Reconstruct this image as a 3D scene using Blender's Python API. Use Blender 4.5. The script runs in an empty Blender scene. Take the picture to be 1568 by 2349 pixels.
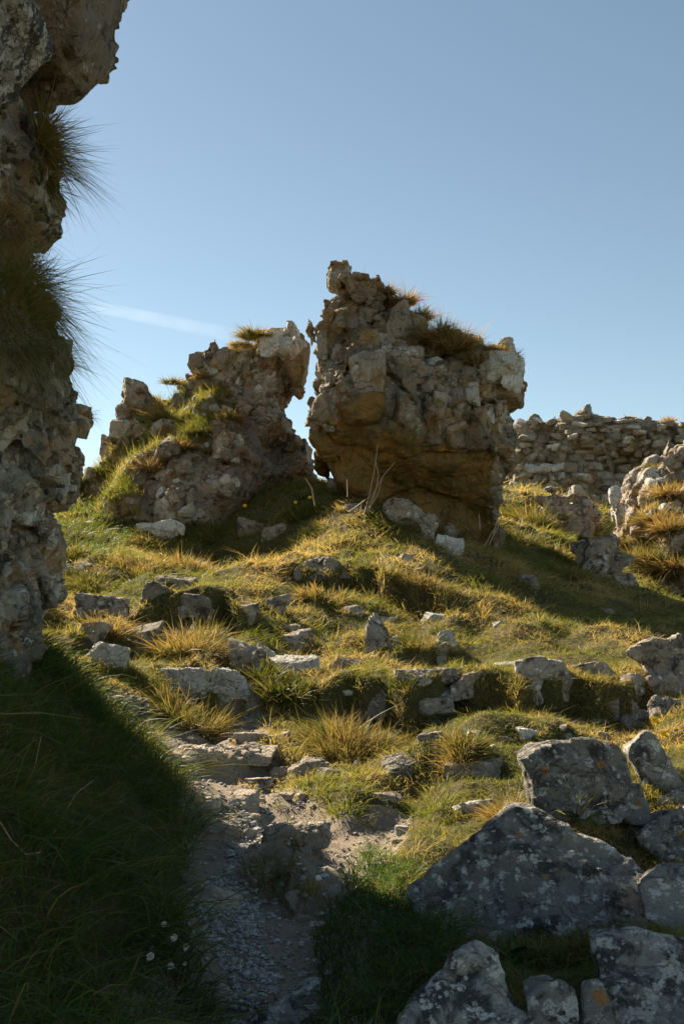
import bpy, math, random
import numpy as np
from mathutils import Vector
from mathutils.bvhtree import BVHTree

R = math.radians
sc = bpy.context.scene
col = sc.collection

# ------------------------------------------------------------------ camera
CAM = np.array([0.0, 0.0, 1.3]); PITCH = R(6.2); FD = 2349 * 35 / 36
cam = bpy.data.objects.new('camera', bpy.data.cameras.new('camera'))
col.objects.link(cam); sc.camera = cam
cam.location = CAM; cam.rotation_euler = (math.pi / 2 + PITCH, 0, 0)
cam.data.sensor_fit = 'VERTICAL'; cam.data.sensor_height = 36; cam.data.lens = 35
cam.data.clip_start = 0.05; cam.data.clip_end = 9000

# ------------------------------------------------------------------ light
SUN_AZ, SUN_EL = 40.0, 36.0          # degrees left of the view direction, height
w = bpy.data.worlds.new('World'); sc.world = w; w.use_nodes = True
wn = w.node_tree.nodes
sky = wn.new('ShaderNodeTexSky'); sky.sky_type = 'NISHITA'; sky.sun_disc = False
sky.sun_elevation = R(SUN_EL); sky.sun_rotation = R(-SUN_AZ)
sky.altitude = 1500; sky.air_density = 1.0; sky.dust_density = 0.22; sky.ozone_density = 1.3
tint = wn.new('ShaderNodeVectorMath'); tint.operation = 'MULTIPLY'; tint.inputs[1].default_value = (1.21, 1.11, 0.88)
w.node_tree.links.new(sky.outputs[0], tint.inputs[0]); w.node_tree.links.new(tint.outputs[0], wn['Background'].inputs[0])
wn['Background'].inputs[1].default_value = 0.049
sl = bpy.data.lights.new('sun', 'SUN'); sl.energy = 5.0; sl.angle = R(0.53); sl.color = (1.0, 0.85, 0.64)
sun = bpy.data.objects.new('sun', sl); col.objects.link(sun)
S = Vector((-math.sin(R(SUN_AZ)) * math.cos(R(SUN_EL)), math.cos(R(SUN_AZ)) * math.cos(R(SUN_EL)), math.sin(R(SUN_EL))))
sun.rotation_euler = S.to_track_quat('Z', 'Y').to_euler(); sun.location = (-20, 20, 30)
sc.view_settings.view_transform = 'Standard'; sc.view_settings.look = 'None'
sc.view_settings.exposure = 1.65; sc.view_settings.gamma = 1.0; sc.view_settings.use_curve_mapping = False

# ------------------------------------------------------------------ numeric helpers
rng = np.random.default_rng(7)
def hsh(ix, iy, iz, k=0):
    h = (ix.astype(np.int64) * 374761393 + iy.astype(np.int64) * 668265263 + iz.astype(np.int64) * 2147483647 + k * 1274126177) & 0xffffffff
    h = ((h ^ (h >> 13)) * 1274126177) & 0xffffffff
    h = ((h ^ (h >> 16)) * 2246822519) & 0xffffffff
    return ((h ^ (h >> 15)) & 0xffffff) / float(0xffffff)
def vnoise(p):
    i = np.floor(p); f = p - i; i = i.astype(np.int64)
    u = f * f * f * (f * (f * 6 - 15) + 10)
    r = 0
    for dx in (0, 1):
        wx = u[:, 0] if dx else 1 - u[:, 0]
        for dy in (0, 1):
            wy = u[:, 1] if dy else 1 - u[:, 1]
            for dz in (0, 1):
                wz = u[:, 2] if dz else 1 - u[:, 2]
                r = r + wx * wy * wz * hsh(i[:, 0] + dx, i[:, 1] + dy, i[:, 2] + dz)
    return r * 2 - 1
def fbm(p, o=4, g=0.5):
    a, s, r = 1.0, 0, 0
    for k in range(o):
        r = r + a * vnoise(p + 17.3 * k); s += a; a *= g; p = p * 2.03
    return r / s
def worley(p):
    """F1, F2, vector to the nearest centre, and the centre's cell."""
    i0 = np.floor(p).astype(np.int64)
    n = len(p); F1 = np.full(n, 9.0); F2 = np.full(n, 9.0); V = np.zeros((n, 3)); C = np.zeros((n, 3), np.int64)
    for dx in (-1, 0, 1):
        for dy in (-1, 0, 1):
            for dz in (-1, 0, 1):
                c = i0 + np.array([dx, dy, dz])
                q = c + np.stack([0.1 + 0.8 * hsh(c[:, 0], c[:, 1], c[:, 2], k) for k in (1, 2, 3)], 1)
                v = p - q; d = np.sqrt((v ** 2).sum(1))
                m = d < F1
                F2 = np.where(m, F1, np.minimum(F2, d)); F1 = np.where(m, d, F1)
                V[m] = v[m]; C[m] = c[m]
    return F1, F2, V, C
def facets(p, size, k=0):
    """relief of broken stones: a tilted plateau per cell and a joint between cells"""
    F1, F2, V, C = worley(p / np.asarray(size))
    h = hsh(C[:, 0], C[:, 1], C[:, 2], 11 + k) - 0.5
    t = np.stack([hsh(C[:, 0], C[:, 1], C[:, 2], 21 + j + k) - 0.5 for j in range(3)], 1)
    joint = np.clip(1 - (F2 - F1) / 0.17, 0, 1) ** 1.5
    return .8 * h + 2.1 * (t * V).sum(1), joint

def ray(Dx, Dy):
    f = np.array([0, math.cos(PITCH), math.sin(PITCH)]); u = np.array([0, -math.sin(PITCH), math.cos(PITCH)])
    d = f * FD + np.array([1.0, 0, 0]) * (Dx - 784) + u * (1174.5 - Dy)
    return d / d[1]                                       # per metre of forward distance
def at(Dx, Dy, y):
    """the point of the place seen at that spot of the photograph, y metres ahead"""
    return CAM + ray(Dx, Dy) * y

# ------------------------------------------------------------------ object helpers
def tag(o, label=None, cat=None, group=None, kind=None):
    for k, v in (('label', label), ('category', cat), ('group', group), ('kind', kind)):
        if v: o[k] = v
    return o
def empty(name, loc, label, cat, group=None):
    o = bpy.data.objects.new(name, None); col.objects.link(o); o.location = loc; o.empty_display_size = 0.1
    return tag(o, label, cat, group)
def make_mesh(name, V, F, mat, smooth=True, sharp=None):
    """F: (n,3) or (n,4) array"""
    V = np.asarray(V, np.float32); F = np.asarray(F, np.int32); k = F.shape[1]
    me = bpy.data.meshes.new(name)
    me.vertices.add(len(V)); me.vertices.foreach_set('co', V.ravel())
    me.loops.add(F.size); me.loops.foreach_set('vertex_index', F.ravel())
    me.polygons.add(len(F)); me.polygons.foreach_set('loop_start', np.arange(0, F.size, k, dtype=np.int32))
    me.polygons.foreach_set('use_smooth', np.full(len(F), smooth))
    me.update(calc_edges=True)
    if mat: me.materials.append(mat)
    if sharp: me.set_sharp_from_angle(angle=R(sharp))
    return me
def link(name, me, parent=None, loc=(0, 0, 0)):
    o = bpy.data.objects.new(name, me); col.objects.link(o); o.location = loc
    if parent: o.parent = parent
    return o

def vnormals(V, F):
    a = V[F[:, 1]] - V[F[:, 0]]; b = V[F[:, -1]] - V[F[:, 0]]
    n = np.cross(a, b); N = np.zeros_like(V)
    for k in range(F.shape[1]): np.add.at(N, F[:, k], n)
    return N / (np.linalg.norm(N, axis=1, keepdims=True) + 1e-9)
def subdiv(V, F):
    nv = len(V); n = len(F)
    e = np.sort(np.concatenate([F[:, [0, 1]], F[:, [1, 2]], F[:, [2, 3]], F[:, [3, 0]]]), axis=1).astype(np.int64)
    key = e[:, 0] * nv + e[:, 1]; uq, inv = np.unique(key, return_inverse=True)
    M = (V[uq // nv] + V[uq % nv]) / 2; C = V[F].mean(1)
    E = inv.reshape(4, n) + nv; c = np.arange(n) + nv + len(M)
    V2 = np.concatenate([V, M, C])
    F2 = np.concatenate([np.stack([F[:, 0], E[0], c, E[3]], 1), np.stack([E[0], F[:, 1], E[1], c], 1),
                         np.stack([c, E[1], F[:, 2], E[2]], 1), np.stack([E[3], c, E[2], F[:, 3]], 1)])
    return V2, F2
def surface_nets(G, org, h):
    s = G < 0
    nx, ny, nz = G.shape
    cs = np.zeros((nx - 1, ny - 1, nz - 1), np.int8)
    for a in (0, 1):
        for b in (0, 1):
            for c in (0, 1):
                cs += s[a:nx - 1 + a, b:ny - 1 + b, c:nz - 1 + c]
    act = (cs > 0) & (cs < 8)
    idx = -np.ones(act.shape, np.int64); I = np.argwhere(act); idx[act] = np.arange(len(I))
    P = np.zeros((len(I), 3)); cnt = np.zeros(len(I))
    cr = [(a, b, c) for a in (0, 1) for b in (0, 1) for c in (0, 1)]
    for i, a in enumerate(cr):
        for b in cr[i + 1:]:
            if sum(abs(x - y) for x, y in zip(a, b)) != 1: continue
            ga = G[I[:, 0] + a[0], I[:, 1] + a[1], I[:, 2] + a[2]]; gb = G[I[:, 0] + b[0], I[:, 1] + b[1], I[:, 2] + b[2]]
            m = (ga < 0) != (gb < 0)
            t = np.where(m, ga / np.where(m, ga - gb, 1), 0)[:, None]
            P += np.where(m[:, None], np.array(a) + t * (np.array(b) - np.array(a)), 0); cnt += m
    V = org + (I + P / cnt[:, None]) * h
    Q = []
    for ax in range(3):
        sl0 = [slice(None)] * 3; sl1 = [slice(None)] * 3
        sl0[ax] = slice(0, -1); sl1[ax] = slice(1, None)
        d = s[tuple(sl0)].astype(np.int8) - s[tuple(sl1)].astype(np.int8)
        E = np.argwhere(d != 0); o1, o2 = [k for k in range(3) if k != ax]
        E = E[(E[:, o1] > 0) & (E[:, o2] > 0) & (E[:, o1] < G.shape[o1] - 1) & (E[:, o2] < G.shape[o2] - 1)]
        def g(da, db):
            e = E.copy(); e[:, o1] -= da; e[:, o2] -= db
            return idx[e[:, 0], e[:, 1], e[:, 2]]
        q = np.stack([g(0, 0), g(1, 0), g(1, 1), g(0, 1)], 1)
        sg = d[E[:, 0], E[:, 1], E[:, 2]] * (1 if ax != 1 else -1)
        q[sg < 0] = q[sg < 0][:, ::-1]
        Q.append(q)
    Q = np.concatenate(Q); Q = Q[(Q >= 0).all(1)]
    return V, Q
def biggest(V, F):
    n = len(V); lab = np.arange(n); E = np.concatenate([F[:, [0, 1]], F[:, [1, 2]], F[:, [2, 3]]])
    for _ in range(200):
        m = np.minimum(lab[E[:, 0]], lab[E[:, 1]]); l2 = lab.copy()
        np.minimum.at(l2, E[:, 0], m); np.minimum.at(l2, E[:, 1], m); l2 = l2[l2]; l2 = l2[l2]
        if (l2 == lab).all(): break
        lab = l2
    u, c = np.unique(lab, return_counts=True); keep = lab == u[c.argmax()]
    F = F[keep[F[:, 0]]]; ix = np.cumsum(keep) - 1
    return V[keep], ix[F]
def poly_sdf(P, U):
    """P (n,2) polygon, U (m,2) points: signed distance, negative inside"""
    d = np.full(len(U), 1e9); ins = np.zeros(len(U), bool)
    for i in range(len(P)):
        a, b = P[i], P[(i + 1) % len(P)]
        e = b - a; v = U - a
        t = np.clip((v @ e) / (e @ e + 1e-12), 0, 1)
        d = np.minimum(d, ((v - t[:, None] * e) ** 2).sum(1))
        c = (a[1] > U[:, 1]) != (b[1] > U[:, 1])
        xi = a[0] + (U[:, 1] - a[1]) * e[0] / (e[1] if abs(e[1]) > 1e-12 else 1e-12)
        ins ^= c & (U[:, 0] < xi)
    d = np.sqrt(d); return np.where(ins, -d, d)
def idw(cp, U, pw=3):
    """smooth interpolation of control values cp (x, z, value)"""
    cp = np.asarray(cp, float)
    d = ((U[:, None, :] - cp[None, :, :2]) ** 2).sum(2) + 0.004
    wgt = d ** (-pw / 2); return (wgt * cp[:, 2]).sum(1) / wgt.sum(1)
def smax(a, b, k):
    h = np.clip(0.5 + 0.5 * (a - b) / k, 0, 1); return b + (a - b) * h + k * h * (1 - h)

def mass(name, outline, y0, h, mat, front, back, parent=None, rnd=0.25, tilt=0.0, warp=0.06, wsc=0.6,
         fac=((0.35, 0.12, 0.05),), levels=1, fine=0.02, fsc=0.12, pits=None, zone=None, sharp=None, shrink=0.0, taper=0.0):
    """solid rock body: outline (photo spots at y0) given real depth by its front and back profiles"""
    o3 = np.array([at(a, b, y0) for a, b in outline]); zc = o3[:, 2].mean()
    if tilt:                                              # the outline lies in the leaning plane
        o3 = np.array([at(a, b, (y0 + tilt * (CAM[2] - zc)) / (1 - tilt * ray(a, b)[2])) for a, b in outline])
    P = o3[:, [0, 2]]
    def prof(c):
        if np.isscalar(c): return None, c
        return [(at(a, b, y0)[0], at(a, b, y0)[2], v) for a, b, v in c], None
    (fc, fv), (bc, bv) = prof(front), prof(back)
    ymn = (min(c[2] for c in fc) if fc else fv) - 0.35 - abs(tilt) * np.ptp(P[:, 1]) / 2
    ymx = (max(c[2] for c in bc) if bc else bv) + 0.35 + abs(tilt) * np.ptp(P[:, 1]) / 2
    lo = np.array([P[:, 0].min() - .3, ymn, P[:, 1].min() - .3]); hi = np.array([P[:, 0].max() + .3, ymx, P[:, 1].max() + .3])
    n = np.ceil((hi - lo) / h).astype(int) + 1
    X = lo[0] + np.arange(n[0]) * h; Y = lo[1] + np.arange(n[1]) * h; Z = lo[2] + np.arange(n[2]) * h
    XX, ZZ = np.meshgrid(X, Z, indexing='ij'); U = np.stack([XX.ravel(), ZZ.ravel()], 1)
    d2 = poly_sdf(P, U).reshape(XX.shape) + shrink
    yf = (idw(fc, U).reshape(XX.shape) if fc else np.full(XX.shape, fv)) + tilt * (ZZ - zc)
    yb = (idw(bc, U).reshape(XX.shape) if bc else np.full(XX.shape, bv)) + tilt * (ZZ - zc)
    Yg = Y[None, :, None]
    d3 = d2[:, None, :] + taper * np.clip(Yg - yf[:, None, :], 0, 9)
    G = smax(smax(np.broadcast_to(d3, tuple(n)), yf[:, None, :] - Yg, rnd), Yg - yb[:, None, :], rnd)
    G = np.ascontiguousarray(G)
    band = np.abs(G) < 0.3
    I = np.argwhere(band); p = lo + I * h
    g = G[band]
    g = g + warp * fbm(p / wsc, 3) * 1.6
    for size, amp, jd in fac:
        ps = p + 0.25 * np.mean(size) * np.stack([vnoise(p / np.mean(size) * 1.3 + q) for q in (3.1, 9.7, 21.3)], 1)
        hh, j = facets(ps, size)
        m = 1.0 if zone is None else zone(p)
        g = g - m * (amp * hh - jd * j)
    if zone is not None:
        hh, j = facets(p, (1.0, 1.0, .8), 5); g = g - (1 - zone(p)) * (.16 * hh - .07 * j) + (1 - zone(p)) * .02 * fbm(p / (.5, .5, .06), 3)
    if pits:
        q = vnoise(p / pits[0] + 5.5); g = g + pits[1] * np.clip(q - pits[2], 0, 1) / (1 - pits[2])
    G[band] = g
    V, F = biggest(*surface_nets(G, lo, h))
    for _ in range(levels): V, F = subdiv(V, F)
    if fine:
        N = vnormals(V, F)
        V = V + N * (fine * (fbm(V / fsc, 4, .6) + 0.6 * facets(V, fsc * .8)[0]))[:, None]
    base = np.array([P[:, 0].mean(), y0, P[:, 1].min()]) if parent is None else np.zeros(3)
    me = make_mesh(name, V - base, F, mat, True, sharp or 24)
    bvh = BVHTree.FromPolygons([tuple(v) for v in V], [tuple(f) for f in F.tolist()]) 
    o = link(name, me, parent, base)
    return o, bvh

def ico(sub):
    t = (1 + 5 ** .5) / 2
    V = np.array([(-1, t, 0), (1, t, 0), (-1, -t, 0), (1, -t, 0), (0, -1, t), (0, 1, t), (0, -1, -t), (0, 1, -t), (t, 0, -1), (t, 0, 1), (-t, 0, -1), (-t, 0, 1)], float)
    F = np.array([(0, 11, 5), (0, 5, 1), (0, 1, 7), (0, 7, 10), (0, 10, 11), (1, 5, 9), (5, 11, 4), (11, 10, 2), (10, 7, 6), (7, 1, 8), (3, 9, 4), (3, 4, 2), (3, 2, 6), (3, 6, 8), (3, 8, 9), (4, 9, 5), (2, 4, 11), (6, 2, 10), (8, 6, 7), (9, 8, 1)])
    V /= np.linalg.norm(V, axis=1, keepdims=True)
    for _ in range(sub):
        nv = len(V); e = np.sort(np.concatenate([F[:, [0, 1]], F[:, [1, 2]], F[:, [2, 0]]]), axis=1)
        uq, inv = np.unique(e[:, 0] * nv + e[:, 1], return_inverse=True)
        M = V[uq // nv] + V[uq % nv]; M /= np.linalg.norm(M, axis=1, keepdims=True)
        E = inv.reshape(3, len(F)) + nv; V = np.concatenate([V, M])
        F = np.concatenate([np.stack([F[:, 0], E[0], E[2]], 1), np.stack([E[0], F[:, 1], E[1]], 1), np.stack([E[2], E[1], F[:, 2]], 1), np.stack([E[0], E[1], E[2]], 1)])
    return V, F
ICO = {k: ico(k) for k in range(0, 6)}
def rock_shape(seed, size, sub=3, nplanes=9, rough=0.05, pw=22, boxy=0.75):
    """angular stone: a convex polyhedron with softened, chipped edges"""
    r = np.random.default_rng(seed)
    U, F = ICO[sub]
    N = [np.array(v, float) for v in ((1, 0, 0), (-1, 0, 0), (0, 1, 0), (0, -1, 0), (0, 0, 1), (0, 0, -1))]
    N = [v + r.normal(0, .2, 3) for v in N]; D = [1.0 * r.uniform(.85, 1.05) for _ in N]
    for _ in range(nplanes):
        v = r.normal(0, 1, 3); v /= np.linalg.norm(v); N.append(v); D.append(r.uniform(boxy, 1.18))
    N = np.array([v / np.linalg.norm(v) for v in N]); D = np.array(D)
    c = np.clip(U @ N.T, 0, None) / D
    rad = (c ** pw).sum(1) ** (-1 / pw)
    V = U * rad[:, None] * np.asarray(size) / 2
    m = float(np.mean(size))
    Vn = U
    off = fbm(V / m * 2.2 + seed * 3.7, 3)
    if sub > 2: off = off + .8 * facets(V / m * (2.6, 2.6, 4.5) + seed, 1.0)[0]
    if sub > 3:
        hh, j = facets(V / m * (5.5, 5.5, 11) + seed, 1.0, 3); off = off + .5 * hh - .35 * j + .4 * fbm(V / m * 10, 3)
    off = rough * m * off
    return V + Vn * off[:, None], F

# ------------------------------------------------------------------ materials
def nt(name):
    m = bpy.data.materials.new(name); m.use_nodes = True; t = m.node_tree; t.nodes.clear()
    return m, t.nodes, t.links
class NB:
    def __init__(s, name):
        s.m, s.n, s.l = nt(name)
        s.geo = s.n.new('ShaderNodeNewGeometry'); s.pos = s.geo.outputs['Position']
    def noise(s, sc_, det=5, rough=.6, dist=0, vec=None, off=0):
        q = s.n.new('ShaderNodeTexNoise'); q.inputs['Scale'].default_value = sc_; q.inputs['Detail'].default_value = det
        q.inputs['Roughness'].default_value = rough; q.inputs['Distortion'].default_value = dist
        v = vec or s.pos
        if off:
            a = s.n.new('ShaderNodeVectorMath'); a.operation = 'ADD'; a.inputs[1].default_value = (off, off * 1.7, off * .6); s.l.new(v, a.inputs[0]); v = a.outputs[0]
        s.l.new(v, q.inputs['Vector']); return q.outputs['Fac']
    def ramp(s, x, a, b, lo=0, hi=1):
        q = s.n.new('ShaderNodeMapRange'); q.clamp = True; q.interpolation_type = 'SMOOTHSTEP'
        q.inputs['From Min'].default_value = a; q.inputs['From Max'].default_value = b
        q.inputs['To Min'].default_value = lo; q.inputs['To Max'].default_value = hi
        s.l.new(x, q.inputs['Value']); return q.outputs[0]
    def mix(s, f, a, b, mode='MIX'):
        q = s.n.new('ShaderNodeMix'); q.data_type = 'RGBA'; q.blend_type = mode
        for k, v in (('Factor', f), ('A', a), ('B', b)):
            i = [x for x in q.inputs if x.name == k and (x.type == 'RGBA' or k == 'Factor')][0]
            if hasattr(v, 'is_linked') or hasattr(v, 'links'): s.l.new(v, i)
            else: i.default_value = v if k == 'Factor' else (*v, 1)
        return [x for x in q.outputs if x.type == 'RGBA'][0]
    def math(s, op, a, b=None):
        q = s.n.new('ShaderNodeMath'); q.operation = op; q.use_clamp = False
        for k, v in ((0, a), (1, b)):
            if v is None: continue
            if hasattr(v, 'links'): s.l.new(v, q.inputs[k])
            else: q.inputs[k].default_value = v
        return q.outputs[0]
    def spots(s, scale, radius, keep, off=0, wob=0.8):
        """round lichen spots: one per voronoi cell, random size, only some cells"""
        d = s.n.new('ShaderNodeTexNoise'); d.inputs['Scale'].default_value = scale * 2.2; d.inputs['Detail'].default_value = 3; s.l.new(s.pos, d.inputs['Vector'])
        a = s.n.new('ShaderNodeVectorMath'); a.operation = 'SCALE'; a.inputs['Scale'].default_value = wob / scale; s.l.new(d.outputs['Color'], a.inputs[0])
        b = s.n.new('ShaderNodeVectorMath'); b.operation = 'ADD'; s.l.new(s.pos, b.inputs[0]); s.l.new(a.outputs[0], b.inputs[1])
        c = s.n.new('ShaderNodeVectorMath'); c.operation = 'ADD'; c.inputs[1].default_value = (off, off, off); s.l.new(b.outputs[0], c.inputs[0])
        v = s.n.new('ShaderNodeTexVoronoi'); v.inputs['Scale'].default_value = scale; s.l.new(c.outputs[0], v.inputs['Vector'])
        sep = s.n.new('ShaderNodeSeparateColor'); s.l.new(v.outputs['Color'], sep.inputs[0])
        k = s.ramp(sep.outputs[0], 1 - keep, 1 - keep + .02)
        rr = s.ramp(sep.outputs[1], 0, 1, radius * .35, radius)
        e = s.math('SUBTRACT', rr, v.outputs['Distance']); e = s.ramp(e, 0, 0.06)
        e = s.math('MULTIPLY', e, s.ramp(s.noise(scale * 4.5, 4, .75, off=off + 3), .40, .52))
        return s.math('MULTIPLY', s.math('MULTIPLY', e, k), .85)
    def bump(s, hgt, dist, strength=1.0, nrm=None):
        q = s.n.new('ShaderNodeBump'); q.inputs['Distance'].default_value = dist; q.inputs['Strength'].default_value = strength
        s.l.new(hgt, q.inputs['Height'])
        if nrm: s.l.new(nrm, q.inputs['Normal'])
        return q.outputs[0]
    def out(s, colr, rough=.9, nrm=None, spec=.25):
        p = s.n.new('ShaderNodeBsdfPrincipled'); o = s.n.new('ShaderNodeOutputMaterial')
        if hasattr(colr, 'links'): s.l.new(colr, p.inputs['Base Color'])
        else: p.inputs['Base Color'].default_value = (*colr, 1)
        p.inputs['Roughness'].default_value = rough; p.inputs['Specular IOR Level'].default_value = spec
        if nrm: s.l.new(nrm, p.inputs['Normal'])
        s.l.new(p.outputs[0], o.inputs[0]); return s.m

def rock_mat(name, a, b, dark=(.05, .045, .04), darkamt=.35, white=.3, wscale=5, orange=.12, moss=0., mosscol=(.07, .075, .02), ochre=0., ochrecol=(.22, .12, .03), spot=9, sr=.4, bumpd=.02, sp=1.0, crack=3.2, cells=0):
    s = NB(name)
    c = s.mix(s.ramp(s.noise(2.3, 6, .65), .35, .65), a, b)
    c = s.mix(s.ramp(s.noise(38, 4, .7), .3, .75, 0, .45), c, tuple(x * .45 for x in a))
    c = s.mix(s.ramp(s.noise(6.5, 7, .72, .4, off=9), .62 - darkamt * .35, .72 - darkamt * .3), c, dark)
    if ochre: c = s.mix(s.ramp(s.noise(3.1, 6, .65, off=3), .62 - ochre * .3, .75 - ochre * .25, 0, .85), c, ochrecol)
    if moss: c = s.mix(s.ramp(s.noise(2.6, 7, .7, off=15), .66 - moss * .3, .76 - moss * .28, 0, .9), c, mosscol)
    if white:
        n = s.ramp(s.noise(wscale, 9, .74, .3, off=5), .68 - white * .3, .72 - white * .3)
        c = s.mix(s.math('MULTIPLY', n, .95), c, s.mix(s.ramp(s.noise(60, 3, .7), .35, .65), (.42, .415, .375), (.60, .585, .535)))
        if sp: c = s.mix(s.spots(spot, sr, sp * (.35 + white * .5), 2.2), c, (.55, .55, .5))
        if sp: c = s.mix(s.spots(spot * 2.1, sr, sp * (.3 + white * .4), 7.7), c, (.5, .51, .46))
    if orange:
        c = s.mix(s.spots(spot * .9, sr * .9, orange, 13.1, .5), c, (.42, .17, .015))
        c = s.mix(s.math('MULTIPLY', s.ramp(s.noise(4, 6, .7, off=31), .70, .74), min(1, orange * 5)), c, (.33, .16, .03))
    if cells:
        vc = s.n.new('ShaderNodeTexVoronoi'); vc.inputs['Scale'].default_value = cells
        q1 = s.n.new('ShaderNodeVectorMath'); q1.operation = 'SCALE'; q1.inputs['Scale'].default_value = .5 / cells; qn = s.n.new('ShaderNodeTexNoise'); qn.inputs['Scale'].default_value = cells * 2; s.l.new(s.pos, qn.inputs['Vector']); s.l.new(qn.outputs['Color'], q1.inputs[0])
        q2 = s.n.new('ShaderNodeVectorMath'); q2.operation = 'ADD'; s.l.new(s.pos, q2.inputs[0]); s.l.new(q1.outputs[0], q2.inputs[1]); s.l.new(q2.outputs[0], vc.inputs['Vector'])
        sp3 = s.n.new('ShaderNodeSeparateColor'); s.l.new(vc.outputs['Color'], sp3.inputs[0])
        c = s.mix(s.ramp(sp3.outputs[0], .55, .9, 0, .75), c, (.50, .47, .41)); c = s.mix(s.ramp(sp3.outputs[1], .6, .9, 0, .6), c, tuple(x * .4 for x in a)); c = s.mix(s.ramp(sp3.outputs[2], .7, .9, 0, .5), c, (.30, .17, .06))
    wv = s.n.new('ShaderNodeTexNoise'); wv.inputs['Scale'].default_value = 5; wv.inputs['Detail'].default_value = 4; s.l.new(s.pos, wv.inputs['Vector'])
    w1 = s.n.new('ShaderNodeVectorMath'); w1.operation = 'SCALE'; w1.inputs['Scale'].default_value = .35; s.l.new(wv.outputs['Color'], w1.inputs[0])
    w2 = s.n.new('ShaderNodeVectorMath'); w2.operation = 'ADD'; s.l.new(s.pos, w2.inputs[0]); s.l.new(w1.outputs[0], w2.inputs[1])
    ce = s.n.new('ShaderNodeTexVoronoi'); ce.feature = 'DISTANCE_TO_EDGE'; ce.inputs['Scale'].default_value = crack; s.l.new(w2.outputs[0], ce.inputs['Vector'])
    ck = s.ramp(ce.outputs['Distance'], .0, .028, 0, 1); c = s.mix(s.math('MULTIPLY', s.math('SUBTRACT', 1.0, ck), .5), c, tuple(x * .4 for x in a))
    c = s.mix(s.ramp(s.noise(150, 3, .75), .4, .72, 0, .4), c, tuple(x * .55 for x in b))
    oi = s.n.new('ShaderNodeObjectInfo'); rv = s.ramp(oi.outputs['Random'], 0, 1, .95, 1.45)
    cm = s.n.new('ShaderNodeCombineColor'); [s.l.new(rv, cm.inputs[q]) for q in range(3)]
    c = s.mix(1.0, c, cm.outputs[0], 'MULTIPLY')
    h1 = s.noise(16, 9, .68); h2 = s.noise(90, 4, .65); 
    vv = s.n.new('ShaderNodeTexVoronoi'); vv.inputs['Scale'].default_value = 26; s.l.new(s.pos, vv.inputs['Vector'])
    n = s.bump(vv.outputs['Distance'], bumpd * .5, .6); n = s.bump(h1, bumpd * 3.2, 1.0, n); n = s.bump(ck, bumpd * .8, .9, n); n = s.bump(h2, bumpd * .35, .9, n)
    return s.out(c, .92, n)

M = {}
M['boulder'] = rock_mat('boulder_masonry', (.33, .275, .205), (.22, .185, .135), darkamt=.25, white=.22, wscale=3.5, orange=.12, moss=.35, mosscol=(.11, .10, .025), ochre=.55, ochrecol=(.24, .135, .035), sp=.12, cells=3.2)
M['under'] = rock_mat('bedding_face', (.225, .15, .06), (.15, .11, .045), darkamt=.2, white=.02, orange=.1, moss=.45, mosscol=(.10, .085, .018), ochre=.6, ochrecol=(.25, .135, .038), bumpd=.012, sp=0)
M['stone'] = rock_mat('rubble_stone', (.38, .33, .265), (.27, .23, .18), darkamt=.2, white=.32, wscale=3.2, orange=.15, moss=.2, mosscol=(.11, .10, .03), ochre=.35, sp=.15)
M['palestone'] = rock_mat('pale_lichened_stone', (.52, .49, .44), (.38, .35, .30), darkamt=.15, white=.75, wscale=3, orange=.12, sp=.3)
M['outcrop'] = rock_mat('outcrop_rock', (.37, .315, .25), (.25, .21, .165), darkamt=.3, white=.22, wscale=4, orange=.15, moss=.2, ochre=.25, sp=.15, cells=3.0)
M['wall'] = rock_mat('weathered_wall_rubble', (.33, .31, .25), (.21, .20, .16), darkamt=.35, white=.33, wscale=5, orange=.14, moss=.5, mosscol=(.11, .105, .045), spot=16, sr=.38, sp=.4, cells=7)
M['overhang'] = rock_mat('smooth_overhang_rock', (.27, .225, .175), (.19, .16, .125), darkamt=.3, white=.12, wscale=6, orange=.1, moss=.3, mosscol=(.09, .085, .04), bumpd=.014, spot=16, sp=.3)
M['dark'] = rock_mat('dark_lichened_limestone', (.29, .27, .235), (.18, .17, .15), darkamt=.35, white=.42, wscale=17, orange=.2, spot=17, sr=.42, bumpd=.015)
M['slab'] = rock_mat('pale_slab_limestone', (.38, .36, .32), (.26, .25, .225), dark=(.04, .042, .04), darkamt=.55, white=.5, wscale=13, orange=.08, spot=18, bumpd=.014)
M['path_stone'] = rock_mat('worn_path_stone', (.42, .36, .285), (.30, .25, .195), darkamt=.2, white=.18, orange=.05, bumpd=.012, sp=.3)
M['ledge'] = rock_mat('ledge_limestone', (.40, .35, .285), (.22, .185, .145), dark=(.06, .05, .04), darkamt=.35, white=.3, wscale=5, orange=.14, spot=12, bumpd=.014, sp=.6)
M['farwall'] = rock_mat('far_wall_stone', (.50, .41, .30), (.34, .27, .195), darkamt=.3, white=.35, wscale=1.6, orange=.1, moss=.25, mosscol=(.12, .11, .05), spot=3, bumpd=.05, sp=.3, cells=1.6)

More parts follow.
